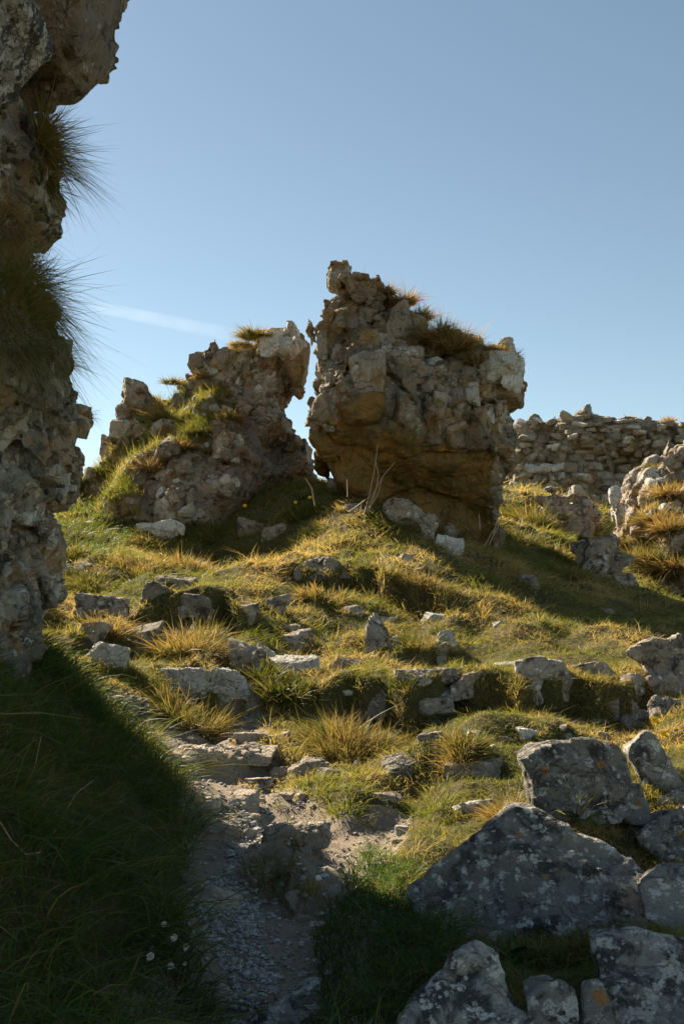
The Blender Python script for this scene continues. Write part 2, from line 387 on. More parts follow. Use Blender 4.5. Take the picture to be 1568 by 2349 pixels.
def ground_mat():
    s = NB('turf_and_soil')
    at_ = s.n.new('ShaderNodeAttribute'); at_.attribute_name = 'path'; pth = at_.outputs['Fac']
    g = s.mix(s.ramp(s.noise(3, 7, .7), .35, .65), (.10, .075, .035), (.065, .075, .022))
    g = s.mix(s.ramp(s.noise(45, 4, .7), .45, .7, 0, .5), g, (.22, .165, .085))
    d = s.mix(s.ramp(s.noise(5, 8, .7), .35, .65), (.36, .29, .215), (.27, .22, .165))
    d = s.mix(s.ramp(s.noise(70, 4, .7), .45, .7, 0, .6), d, (.44, .39, .32))
    e = s.math('ADD', pth, s.math('MULTIPLY', s.math('SUBTRACT', s.noise(7, 6, .7, off=4), .5), 1.1))
    c = s.mix(s.ramp(e, .4, .6), g, d)
    n = s.bump(s.noise(22, 8, .7), .05, .9); n = s.bump(s.noise(130, 3, .6), .008, .9, n)
    return s.out(c, .95, n, .15)
M['ground'] = ground_mat()

def grass_mat(name, green, green2, dry, trans=.35):
    s = NB(name)
    a = s.n.new('ShaderNodeAttribute'); a.attribute_name = 'dry'
    b = s.n.new('ShaderNodeAttribute'); b.attribute_name = 'rnd'
    c = s.mix(b.outputs['Fac'], green, green2); c = s.mix(a.outputs['Fac'], c, dry)
    p = s.n.new('ShaderNodeBsdfPrincipled'); p.inputs['Roughness'].default_value = .55; p.inputs['Specular IOR Level'].default_value = .3
    t = s.n.new('ShaderNodeBsdfTranslucent'); mx = s.n.new('ShaderNodeMixShader'); mx.inputs[0].default_value = trans
    o = s.n.new('ShaderNodeOutputMaterial')
    s.l.new(c, p.inputs['Base Color']); cc = s.mix(1.0, c, (1.5, 1.4, .8), 'MULTIPLY'); s.l.new(cc, t.inputs['Color'])
    s.l.new(p.outputs[0], mx.inputs[1]); s.l.new(t.outputs[0], mx.inputs[2]); s.l.new(mx.outputs[0], o.inputs[0])
    return s.m
M['grass'] = grass_mat('grass_blades', (.10, .135, .022), (.155, .155, .03), (.40, .295, .14), .48)
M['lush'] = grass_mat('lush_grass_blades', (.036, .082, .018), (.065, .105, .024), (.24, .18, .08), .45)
M['tussock'] = grass_mat('tussock_blades', (.07, .095, .02), (.13, .125, .03), (.34, .22, .105), .42)

# ------------------------------------------------------------------ terrain
TC = [  # photo spot and distance ahead in metres
 (560,2349,3.1),(600,2200,3.5),(560,2000,4.2),(540,1850,5.1),(480,1720,6.2),(470,1660,6.7),(500,1590,7.3),(500,1480,8.3),(470,1400,9.3),(380,1320,10.5),(300,1290,11.2),
 (200,1235,12.9),(170,1185,14.3),(260,1252,12.6),(450,1262,13.0),(600,1282,12.9),(690,1185,13.3),(560,1315,12.0),
 (850,2349,2.95),(850,2100,3.8),(800,1950,4.75),(850,1800,5.8),(850,1700,6.7),(820,1600,7.6),(850,1500,8.6),(850,1420,9.6),(780,1340,10.5),(780,1240,11.6),(780,1165,12.9),
 (900,1192,13.1),(1000,1235,13.35),(1110,1258,13.4),(1180,1262,13.6),(760,1140,13.6),
 (1100,2349,2.95),(1560,2080,4.0),(1500,2349,2.9),(1250,2195,3.7),(1420,2150,3.9),(1050,2195,3.72),(1450,2170,3.6),(1300,1905,4.65),(1080,1925,4.85),(1120,1800,5.6),(1300,1700,6.3),(1500,1650,6.8),(1200,1640,6.9),(1500,1560,7.8),(1300,1490,8.9),(1540,1460,9.6),(1100,1450,9.2),
 (1150,1380,10.2),(1300,1400,10.6),(1450,1432,10.6),(1560,1446,10.5),(1100,1300,11.4),(1230,1290,13.0),(1200,1215,16.0),(1300,1260,15.5),(1200,1145,20.0),(1300,1160,26),(1400,1238,19),(1330,1228,18.5),(1400,1225,27),(700,1115,17),
 (0,1600,4.3),(100,1490,6.2),(0,2349,2.3),(200,2349,2.6),(0,1900,3.1),(200,1900,4.0),(300,1700,5.4),(430,1850,4.9),(410,2060,4.0),(440,2300,3.2),(130,1700,4.5),(150,1440,8.0),(200,1380,9.3),(130,1310,10.6),(300,1600,6.6),(250,1500,7.8),
]
cp = [tuple(at(*t)) for t in TC]
cp += [(-3.6,5,1.1),(-5,3,1.3),(-3,1,.6),(0,0,-.15),(0,-4,-.4),(4,0,.05),(5,4,.4),(6,8,.8),(7,11,1.2),(-7,8,1.8),(-8,13,2.6),(-4.6,11,2.1),(-6,18,2.8),(0,19,3.4),(4,19,3.1),
       (6.5,14.5,1.1),(9,15,1.6),(7,18,1.9),(12,22,2.6),(8,26,3.1),(12,30,3.6),(0,28,3.2),(-8,30,2),(0,45,0),(20,45,2),(-20,20,0),(-20,0,-1),(20,10,1.5),(20,0,-1),(0,-20,-2)]
cp = np.array(cp)
def tps_fit(c, lam=.02):
    n = len(c); d = np.sqrt(((c[:, None, :2] - c[None, :, :2]) ** 2).sum(2)); K = np.where(d > 0, d ** 2 * np.log(d + 1e-9), 0) + lam * np.eye(n)
    Pm = np.c_[np.ones(n), c[:, :2]]; A = np.block([[K, Pm], [Pm.T, np.zeros((3, 3))]])
    return np.linalg.solve(A, np.r_[c[:, 2], 0, 0, 0])
TW = tps_fit(cp)
def tps(xy):
    out = np.zeros(len(xy))
    for i in range(0, len(xy), 20000):
        q = xy[i:i + 20000]; d = np.sqrt(((q[:, None] - cp[None, :, :2]) ** 2).sum(2)); K = d ** 2 * np.log(d + 1e-9)
        out[i:i + 20000] = K @ TW[:len(cp)] + TW[-3] + q @ TW[-2:]
    return out
def gaxis(a, b, st, far0, far1, n=22):
    mid = np.arange(a, b + st / 2, st)
    lo = a - (np.geomspace(st, a - far0 + st, n) - st)[1:][::-1]; hi = b + (np.geomspace(st, far1 - b + st, n) - st)[1:]
    return np.concatenate([lo, mid, hi])
GX = gaxis(-6, 8, .045, -300, 300); GY = gaxis(1.6, 20, .045, -250, 320)
XX, YY = np.meshgrid(GX, GY, indexing='ij'); xy = np.stack([XX.ravel(), YY.ravel()], 1)
rr = np.sqrt(xy[:, 0] ** 2 + (xy[:, 1] - 8) ** 2)
core = np.clip(xy, (-26, -26), (26, 46))
z = tps(core)
z = z * (1 - np.clip((rr - 25) / 40, 0, 1)) + -0.16 * np.clip(rr - 30, 0, 400) ** .9 * (rr > 30)
p3 = np.c_[xy, np.zeros(len(xy))]
# trodden path: photo polyline dropped on the smooth ground
def smooth_hit(Dx, Dy):
    r = ray(Dx, Dy); ys = np.concatenate([np.arange(1.8, 22, .03), np.arange(22, 60, .2)])
    P = CAM + ys[:, None] * r; zz = tps(P[:, :2]); k = np.argmax(P[:, 2] < zz)
    return P[k] if P[k, 2] < zz[k] else P[-1]
PATH = [((570, 2420), .36), ((615, 2250), .34), ((640, 2120), .40), ((560, 2030), .26), ((520, 1930), .18), ((540, 1840), .28), ((520, 1760), .38), ((460, 1700), .42), ((520, 1660), .3), ((560, 1620), .16), ((530, 1520), .16)]
PATH2 = [((540, 1800), .25), ((630, 1810), .16), ((760, 1910), .12), ((860, 1905), .17), ((900, 1860), .10)]
PATH3 = [((640, 2120), .3), ((740, 2060), .25), ((780, 2000), .15), ((840, 1930), .2)]
pathm = np.zeros(len(xy))
for PL in (PATH, PATH2, PATH3):
    Q = [(smooth_hit(*a)[:2], wd) for a, wd in PL]
    for (a, wa), (b, wb) in zip(Q, Q[1:]):
        e = b - a; t = np.clip(((xy - a) @ e) / (e @ e), 0, 1); d = np.sqrt(((xy - a - t[:, None] * e) ** 2).sum(1)); wd = wa + (wb - wa) * t
        pathm = np.maximum(pathm, np.clip(1.5 - d / wd, 0, 1))
near = rr < 40
nz_ = np.zeros(len(xy)); q = p3[near]
nz_[near] = (1 - .65 * pathm[near]) * (.17 * fbm(q / .9 + 3, 3) + .10 * fbm(q / .33 + 8, 3)) + .012 * fbm(q / .09, 2) - .05 * pathm[near]
z = z + nz_
LEDGES = [([(740,1605),(940,1632),(1040,1608),(1190,1612),(1310,1612),(1500,1600)], .10), ([(320,1425),(400,1424),(490,1428),(560,1450)], .14), ([(660,1335),(760,1332),(860,1345),(1000,1385)], .10),
          ([(390,1560),(480,1578),(570,1588)], .07), ([(165,1480),(250,1490),(340,1492)], .08), ([(390,1735),(500,1742),(640,1738)], .06), ([(840,1508),(940,1505),(1060,1500)], .05), ([(560,1980),(640,2000),(730,2030)], .07), ([(1190,1700),(1400,1690),(1560,1680)], .03), ([(880,1772),(1010,1772),(1150,1790)], .05)]
for PL, A_ in LEDGES:
    Q = np.array([smooth_hit(*a)[:2] for a in PL]); Q = Q[np.argsort(Q[:, 0])]; yl = np.interp(xy[:, 0], Q[:, 0], Q[:, 1]) + .06 * np.where(near, np.sin(xy[:, 0] * 9) + np.sin(xy[:, 0] * 23 + 1), 0)
    wx = np.clip((xy[:, 0] - Q[0, 0] + .15) / .3, 0, 1) * np.clip((Q[-1, 0] + .15 - xy[:, 0]) / .3, 0, 1); s_ = xy[:, 1] - yl
    z = z + np.where(near, 1.45 * A_ * np.tanh(s_ / .04) * np.exp(-(s_ / .55) ** 2) * wx, 0)
z[near] += pathm[near] * (.03 * facets(q, (.22, .3, .5))[0] + .02 * fbm(q / .12, 2))
GZ = z.reshape(XX.shape); PM = pathm.reshape(XX.shape)
def bil(A, x, y):
    x = np.atleast_1d(x); y = np.atleast_1d(y)
    i = np.clip(np.searchsorted(GX, x) - 1, 0, len(GX) - 2); j = np.clip(np.searchsorted(GY, y) - 1, 0, len(GY) - 2)
    u = (x - GX[i]) / (GX[i + 1] - GX[i]); v = (y - GY[j]) / (GY[j + 1] - GY[j])
    return A[i, j] * (1 - u) * (1 - v) + A[i + 1, j] * u * (1 - v) + A[i, j + 1] * (1 - u) * v + A[i + 1, j + 1] * u * v
def gz(x, y): return bil(GZ, x, y)
def hit(Dx, Dy):
    r = ray(Dx, Dy); ys = np.concatenate([np.arange(1.8, 22, .01), np.arange(22, 60, .1)])
    P = CAM + ys[:, None] * r; m = P[:, 2] < gz(P[:, 0], P[:, 1]); k = np.argmax(m)
    return P[k] if m[k] else None
V = np.c_[xy, z]; nx, ny = XX.shape
ii, jj = np.meshgrid(np.arange(nx - 1), np.arange(ny - 1), indexing='ij'); a = (ii * ny + jj).ravel()
me = make_mesh('ground', V, np.stack([a, a + ny, a + ny + 1, a + 1], 1), M['ground'])
at_ = me.attributes.new('path', 'FLOAT', 'POINT'); at_.data.foreach_set('value', pathm.astype(np.float32))
ground = tag(link('ground', me), kind='structure')

# ------------------------------------------------------------------ masses
# centre boulder
BO = [(755,605),(795,598),(835,640),(880,655),(930,690),(985,740),(1060,790),(1110,800),(1165,805),(1190,830),(1197,880),(1183,935),(1188,960),(1178,1010),(1172,1080),(1168,1150),(1168,1290),(1100,1285),(1010,1260),(890,1185),(800,1150),(755,1100),(722,1060),(712,975),(726,930),(730,880),(726,800),(733,760),(740,740),(728,708),(714,690),(735,665),(752,660)]
BF = [(790,620,13.75),(850,700,13.6),(760,800,13.4),(840,880,12.95),(840,960,12.7),(950,800,13.3),(1000,950,12.9),(900,1000,12.55),(1100,900,13.1),(1100,1010,13.0),(760,980,12.75),(1180,880,13.4),(1150,1100,13.5),(1160,1220,13.55),(1165,1000,13.5),(800,1080,13.3),(900,1140,13.9),(1000,1150,13.95),(1100,1190,13.9),(1020,1050,13.1),(720,1000,13.0),(1000,1210,14.0)]
BB = [(780,620,14.5),(900,800,15.0),(750,900,14.9),(1100,900,15.2),(1000,1200,15.4),(800,1100,15.0)]
big = empty('masonry_boulder', at(940, 1200, 14), 'towering fallen chunk of castle masonry with brown overhanging underside and grass along its sloping top', 'boulder')
bz = at(0, 985, 12.8)[2]
def bzone(p): return np.clip((p[:, 2] - bz) / .25 + np.clip((p[:, 0] - at(1130, 0, 13.6)[0]) / .1, 0, 1), .06, 1)
mb, bvB = mass('masonry_core', BO, 13.6, .045, M['boulder'], BF, BB, rnd=.22, warp=.07, fac=(((.5, .5, .62), .20, .20), (.2, .08, .08)), fine=.024, fsc=.16, zone=bzone, shrink=.06)
loc0 = mb.location.copy(); mb.parent = big; mb.location = loc0 - big.location
# left outcrop
LO = [(100,1190),(150,1100),(205,1060),(224,1022),(240,1000),(262,978),(262,885),(300,862),(355,880),(385,870),(390,850),(440,835),(450,800),(485,778),(520,800),(545,795),(600,760),(625,748),(678,762),(682,800),(684,850),(650,890),(645,920),(672,980),(705,1020),(715,1090),(720,1160),(660,1290),(500,1350),(300,1320),(150,1270)]
LF = [(200,1120,15.6),(230,1060,15.6),(300,930,15.8),(300,1000,15.5),(400,900,16.0),(400,1000,15.1),(500,850,15.7),(500,950,15.0),(600,850,15.5),(650,790,15.4),(680,850,15.5),(600,950,15.4),(640,1030,15.8),(640,1120,15.4),(600,1180,14.9),(560,1080,14.5),(540,1150,13.9),(450,1180,13.5),(450,1100,14.0),(350,1100,14.3),(330,1180,13.8),(420,1050,14.3),(520,1030,14.5),(540,1250,13.9)]
left = empty('rock_outcrop', at(450, 1200, 15), 'grassy masonry outcrop left of the tallest boulder with white lichened stone at its top', 'outcrop')
ml, bvL = mass('masonry_core', LO, 15.4, .05, M['outcrop'], LF, 17.2, rnd=.25, warp=.05, fac=(((.45, .5, .7), .13, .15), (.22, .08, .07)), fine=.026, fsc=.16, shrink=.02)
loc0 = ml.location.copy(); ml.parent = left; ml.location = loc0 - left.location
# left wall
WO = [(310,-600),(300,-200),(290,0),(250,140),(205,205),(130,235),(95,240),(115,300),(95,400),(125,450),(135,530),(110,555),(80,620),(100,700),(135,790),(160,850),(180,900),(168,940),(192,962),(194,1000),(184,1030),(196,1060),(182,1150),(156,1185),(138,1255),(118,1290),(92,1360),(60,1400),(58,1440),(35,1480),(30,1530),(5,1590),(-10,1700),(-700,1800),(-900,-600)]
WF = [(200,0,4.7),(100,150,4.6),(0,0,4.5),(0,300,4.9),(60,300,5.1),(60,500,5.1),(0,600,5.0),(60,800,5.0),(0,800,4.9),(120,900,5.0),(100,1000,4.85),(0,1000,4.7),(150,1100,5.2),(60,1150,4.8),(0,1300,4.7),(60,1350,4.9),(30,1450,5.0),(0,1550,5.1),(-400,1000,4.4),(-700,500,4.3),(-700,1500,4.3)]
wall = empty('ruined_wall', at(-50, 1650, 5.5), 'dark weathered rubble wall leaning in from the left edge, pitted and lichened', 'wall')
mw, bvW = mass('wall_core', WO, 6.1, .04, M['wall'], WF, 6.3, rnd=.2, warp=.05, wsc=.5, fac=((.34, .12, .07), (.13, .06, .04)), fine=.022, fsc=.09, pits=(.13, .14, .2))
loc0 = mw.location.copy(); mw.parent = wall; mw.location = loc0 - wall.location
MASSES = [bvB, bvL, bvW]

# brown bedding faces of the overhang: another material where the lower front of the boulder is
mb.data.materials.append(M['under'])
nf = len(mb.data.polygons); cc = np.zeros(nf * 3); mb.data.polygons.foreach_get('center', cc); cc = cc.reshape(-1, 3) + np.array(mb.location) + np.array(big.location)
jag = .12 * fbm(cc / .3, 2)
mi = ((cc[:, 2] < bz - .05 + jag - .12 * (cc[:, 0] - 1)) & (cc[:, 0] < at(1115, 0, 13.6)[0] + jag)).astype(np.int32)
mb.data.polygons.foreach_set('material_index', mi)

def box_on(bvh, x0, y0, x1, y1):
    r = Vector(ray((x0 + x1) / 2, (y0 + y1) / 2)); h_ = bvh.ray_cast(Vector(CAM), r.normalized())
    return h_[0]
def stone_on(bvh, parent, box, mat, seed, name='stone', depth=.8, sub=3, inset=.22, rough=.045, lab=None, alt=None):
    p = box_on(bvh, *box)
    if p is None:
        return
    elif alt and abs(p.y - alt) > 1.2: p = Vector(at((box[0] + box[2]) / 2, (box[1] + box[3]) / 2, alt))
    sx = (box[2] - box[0]) * p.y / FD * 1.12; sz = (box[3] - box[1]) * p.y / FD * 1.08; sy = min(sx, sz) * depth + .25 * max(sx, sz)
    V, F = rock_shape(seed, (sx, sy, sz), sub, rough=rough)
    me = make_mesh(name, V, F, M[mat], True, 32)
    o = link(name, me, parent, Vector((p.x, p.y + sy * inset, p.z)) - Vector(parent.location))
    if lab: o['label'] = lab
    return o
def scatter_stones(bvh, parent, poly, n, s0, s1, mats, seed, name='stone', inset=.25, lib=None, front=None):
    """fill stones wedged into the face of a mass, sharing a few meshes"""
    r = np.random.default_rng(seed); P = np.array(poly, float)
    lib = [make_mesh(name, *rock_shape(seed * 31 + k, (1, .9, 1), 2, 8, .05, 18, .6), M[mats[k % len(mats)]], True, 30) for k in range(lib or 12)]
    c = r.uniform(P.min(0), P.max(0), (n * 8, 2)); c = c[poly_sdf(P, c) < 0][:n]
    for k, (a, b) in enumerate(c):
        p = box_on(bvh, a, b, a, b)
        if p is None: continue
        sz = r.uniform(s0, s1) ** 1.0 * p.y / FD * r.uniform(.7, 1)
        o = link(name, lib[k % len(lib)], parent, Vector((p.x, p.y + sz * inset, p.z)) - Vector(parent.location))
        o.scale = (sz * r.uniform(.7, 1.4), sz * r.uniform(.7, 1.2), sz * r.uniform(.7, 1.3)); o.rotation_euler = r.uniform(-.6, .6, 3)

# stones of the centre boulder
B4 = lambda q: (658.6 + .38 * q[0], 564.5 + .38 * q[1], 658.6 + .38 * q[2], 564.5 + .38 * q[3])
for k, (q, m) in enumerate([((250,95,385,240),'stone'),((240,130,330,235),'palestone'),((235,200,310,350),'stone'),((370,165,510,345),'boulder'),((305,235,370,350),'boulder'),((150,255,250,370),'stone'),((215,380,290,470),'boulder'),((290,370,370,500),'boulder'),((365,430,440,515),'boulder'),
    ((440,505,540,640),'boulder'),((520,520,640,620),'boulder'),((610,350,750,570),'stone'),((740,400,840,540),'boulder'),((635,585,820,790),'stone'),((820,660,950,750),'palestone'),((750,715,930,850),'stone'),((965,665,1060,830),'boulder'),
    ((255,590,350,740),'stone'),((170,530,240,690),'stone'),((365,640,570,915),'stone'),((870,870,960,1050),'boulder'),((1060,820,1160,960),'palestone'),((1190,955,1250,1070),'palestone'),((810,985,940,1200),'stone'),((960,1075,1110,1230),'boulder'),
    ((1070,1090,1220,1230),'boulder'),((650,880,750,1100),'stone'),((750,920,810,1050),'boulder'),((1170,615,1395,830),'palestone'),((1230,770,1425,980),'boulder'),((160,890,265,1070),'stone'),((270,850,360,1060),'stone'),((300,740,365,830),'stone'),
    ((410,345,530,470),'boulder'),((560,600,640,720),'boulder'),((1160,1000,1210,1140),'boulder'),((1000,850,1060,960),'stone'),((690,790,760,870),'boulder'),((580,880,650,1060),'stone')]):
    stone_on(bvB, big, B4(q), m, 100 + k, sub=4 if (q[2] - q[0]) > 120 else 3, alt=13.3)
stone_on(bvB, big, B4((365,885,565,1060)), 'under', 150, name='bedding_slab', sub=4, depth=.5, inset=.25, rough=.02)
scatter_stones(bvB, big, [(860,640),(960,740),(1120,860),(1140,1000),(1100,1010),(900,950),(870,860),(830,700)], 150, 11, 30, ['boulder', 'stone', 'boulder'], 3)
scatter_stones(bvB, big, [(735,640),(850,650),(850,820),(780,1000),(712,985),(725,870),(722,780)], 60, 14, 36, ['stone', 'boulder'], 4)
scatter_stones(bvB, big, [(1135,950),(1180,950),(1165,1200),(1120,1200)], 50, 8, 18, ['outcrop', 'boulder'], 5)

# stones of the left outcrop
B3 = lambda q: (156.8 + .38 * q[0], 721.3 + .38 * q[1], 156.8 + .38 * q[2], 721.3 + .38 * q[3])
for k, (q, m) in enumerate([((1155,65,1330,235),'palestone'),((1270,85,1435,430),'boulder'),((1025,185,1180,300),'palestone'),((875,210,980,330),'stone'),((775,150,900,240),'stone'),((740,240,880,340),'outcrop'),((610,310,745,400),'stone'),((320,388,480,640),'stone'),((290,520,420,660),'outcrop'),
    ((520,430,600,510),'palestone'),((620,480,720,590),'stone'),((700,550,790,620),'palestone'),((840,535,920,610),'palestone'),((885,470,940,530),'stone'),((920,555,990,600),'palestone'),((745,480,810,550),'stone'),((550,750,660,880),'stone'),((870,740,975,880),'stone'),
    ((380,880,480,1170),'outcrop'),((460,1060,545,1220),'stone'),((535,1100,830,1285),'ledge'),((600,820,790,960),'outcrop'),((740,930,850,1030),'stone'),((195,750,285,880),'stone'),((220,700,270,760),'outcrop'),((260,640,400,760),'stone'),((385,660,470,760),'outcrop'),
    ((95,930,190,1010),'outcrop'),((520,640,700,740),'outcrop'),((870,650,960,760),'outcrop'),((950,650,1010,730),'outcrop'),((560,960,700,1100),'outcrop'),((850,1040,1010,1250),'outcrop')]):
    stone_on(bvL, left, B3(q), m, 200 + k, sub=4 if (q[2] - q[0]) > 120 else 3, alt=15.4)
scatter_stones(bvL, left, [(240,1000),(300,900),(480,810),(600,790),(650,880),(560,960),(540,1150),(320,1180),(360,1020)], 130, 12, 34, ['stone', 'outcrop', 'outcrop', 'palestone'], 6)
scatter_stones(bvL, left, [(600,820),(690,900),(700,1100),(640,1180),(560,1150)], 60, 10, 26, ['outcrop', 'wall'], 7)
cs, _ = mass('capstone', [(592,802),(622,744),(662,752),(684,765),(682,800),(668,822),(640,818),(612,812)], 15.3, .03, M['palestone'], [(610,790,15.3),(650,760,15.35),(680,800,15.1),(640,810,15.1)], 15.9, rnd=.03, warp=.03, wsc=.4, fac=((.45, .12, .04),(.15,.03,.01)), fine=.02, fsc=.15)
loc0 = cs.location.copy(); cs.parent = left; cs.location = loc0 - left.location; cs['label'] = 'white lichened capstone'
pk, _ = mass('peak_stone', [(752,655),(750,612),(765,602),(796,597),(806,612),(800,648),(780,668)], 13.8, .025, M['stone'], [(760,610,13.7),(780,660,13.55)], 14.2, rnd=.03, warp=.03, wsc=.4, fac=((.3, .06, .02),), fine=.02, fsc=.12)
loc0 = pk.location.copy(); pk.parent = big; pk.location = loc0 - big.location
pk, _ = mass('corner_stone', [(1095,830),(1115,800),(1165,803),(1190,830),(1198,880),(1185,925),(1150,915),(1120,880),(1100,860)], 13.6, .03, M['palestone'], [(1110,820,13.45),(1180,830,13.4),(1150,890,13.12),(1185,900,13.3)], 14.4, rnd=.04, warp=.03, wsc=.4, fac=((.5, .10, .03),(.15,.03,.01)), fine=.02, fsc=.15)
loc0 = pk.location.copy(); pk.parent = big; pk.location = loc0 - big.location; pk['label'] = 'pale rounded top stone'
# stones of the left wall
for k, (q, m) in enumerate([((0,540,60,600),'wall'),((100,450,135,485),'wall'),((95,500,135,545),'wall'),((150,850,185,900),'wall'),((165,958,196,1004),'wall'),((60,880,110,940),'wall'),((0,1230,60,1330),'wall'),((120,960,170,1020),'wall'),((30,1320,90,1400),'wall'),((30,260,75,320),'wall'),((60,1040,130,1100),'wall')]):
    stone_on(bvW, wall, q, m, 250 + k, sub=4, alt=5.3, inset=.3)
scatter_stones(bvW, wall, [(0,300),(90,300),(110,520),(70,640),(90,720),(160,870),(180,1040),(120,1270),(50,1450),(0,1500)], 120, 14, 40, ['wall'], 8)
ov, bvO = mass('overhanging_rock', [(330,-300),(308,-120),(286,0),(262,70),(245,130),(215,185),(185,215),(150,233),(110,234),(70,225),(0,300),(-120,330),(-300,200),(-300,-300)], 5.75, .04, M['overhang'],
     [(200,0,4.7),(100,150,4.7),(0,200,4.6),(-200,0,4.4),(50,50,4.55)], 6.0, rnd=.3, warp=.05, fac=((.6, .07, .01),), fine=.012, fsc=.1)
loc0 = ov.location.copy(); ov.parent = wall; ov.location = loc0 - wall.location
pb, _ = mass('lichened_block', [(-260,-160),(-100,-60),(20,-8),(80,15),(118,48),(130,75),(120,110),(80,140),(30,200),(0,235),(-200,300)], 4.9, .03, M['slab'], 4.25, 5.1, rnd=.15, warp=.04, fac=((.4, .05, .01),), fine=.01, fsc=.08)
loc0 = pb.location.copy(); pb.parent = wall; pb.location = loc0 - wall.location

ft, _ = mass('wall_foot', [(58,1330),(64,1400),(50,1470),(28,1530),(4,1590),(-14,1740),(-420,1780),(-420,1250),(30,1230)], 5.2, .03, M['wall'], 4.75, 5.35, tilt=.9, rnd=.12, warp=.05, wsc=.4, fac=((.3, .08, .06), (.12, .05, .03)), fine=.018, fsc=.08, pits=(.12, .1, .25))
loc0 = ft.location.copy(); ft.parent = wall; ft.location = loc0 - wall.location
rw, _ = mass('unseen_shade_wall', [(-80,1500),(-120,1230),(-200,950),(-400,720),(-345,450),(-190,345),(-70,325),(-66,300),(-60,-900),(-900,-1000),(-1400,1500)], 8.7, .08, M['wall'], 8.3, 9.3, rnd=.2, warp=.1, fac=((.5, .15, .05),), fine=.03, levels=0)  # added out of view; outline shaped to throw shade over the lower right foreground
loc0 = rw.location.copy(); rw.parent = wall; rw.location = loc0 - wall.location
# ruined wall far behind
fw = empty('castle_wall', at(1400, 1200, 28), 'long ruined stone wall standing far behind on the right', 'wall')
mf, bvF = mass('wall_core', [(1140,1260),(1165,1115),(1172,1045),(1190,1005),(1205,968),(1218,955),(1255,958),(1290,950),(1310,943),(1345,936),(1420,952),(1500,962),(1568,976),(1900,1005),(1900,1320)], 28.0, .09, M['farwall'],
     [(1200,1100,28.6),(1250,1000,28.5),(1250,1100,28.2),(1330,1100,27.6),(1330,1000,27.8),(1380,1080,28.7),(1450,1000,28.0),(1520,1000,28.0),(1440,1080,28.9),(1500,1080,29.0),(1600,1100,28.0),(1410,1150,27.9),(1330,1200,27.5),(1450,1190,28.3)], 30.0,
     rnd=.2, warp=.15, wsc=1.2, fac=((.5, .24, .14),), fine=.04, fsc=.3)
loc0 = mf.location.copy(); mf.parent = fw; mf.location = loc0 - fw.location
r_ = np.random.default_rng(44)
lib = [make_mesh('stone', *rock_shape(900 + k, (1, 1, 1), 2, 5, .045, 26, .9), M[('farwall', 'farwall', 'stone', 'farwall', 'outcrop', 'palestone')[k % 6]], True, 30) for k in range(12)]
y = 955
while y < 1230:
    hh = r_.uniform(12, 20) if y < 1040 else r_.uniform(15, 29)
    x = 1182 + r_.uniform(-8, 8)
    while x < 1640:
        ww = r_.uniform(14, 38) * (1.3 if 1290 < x < 1420 else 1)
        if r_.random() < .93:
            yy = y + hh / 2 + .02 * (x - 1400) + r_.uniform(-5, 5); p = box_on(bvF, x + ww / 2, yy, x + ww / 2, yy)
            if p is not None:
                o = link('stone', lib[int(r_.integers(12))], fw, Vector((p.x, p.y + .1, p.z)) - Vector(fw.location))
                o.scale = (ww * p.y / FD * .97, .5, hh * p.y / FD * r_.uniform(.75, 1.1)); o.rotation_euler = r_.uniform(-.26, .26, 3) if x > 1290 else r_.uniform(-.5, .5, 3)
        x += ww
    y += hh

# outcrops on the right
ro = empty('rock_outcrop', at(1550, 1350, 16), 'grassy rubble outcrop at the right edge with tufts of grass between pale stones', 'outcrop')
m1, bvR = mass('rubble_core', [(1440,1330),(1458,1250),(1476,1200),(1494,1160),(1504,1110),(1514,1070),(1530,1045),(1568,1018),(1700,990),(1850,1050),(1900,1500),(1500,1480),(1470,1420),(1450,1350)], 16.0, .06, M['outcrop'],
     [(1470,1240,16.0),(1510,1120,16.4),(1568,1050,16.5),(1500,1250,15.2),(1600,1250,14.8),(1560,1330,14.6),(1520,1400,15.4),(1600,1420,15.2),(1800,1200,15)], 18.0, rnd=.3, warp=.12, fac=((.5, .2, .05),), fine=.03)
loc0 = m1.location.copy(); m1.parent = ro; m1.location = loc0 - ro.location
scatter_stones(bvR, ro, [(1440,1200),(1500,1060),(1580,1010),(1640,1010),(1640,1230),(1540,1240),(1450,1260)], 110, 16, 52, ['palestone', 'stone', 'outcrop', 'stone'], 9)
scatter_stones(bvR, ro, [(1460,1340),(1640,1340),(1640,1460),(1500,1450)], 40, 12, 40, ['dark', 'outcrop'], 10)

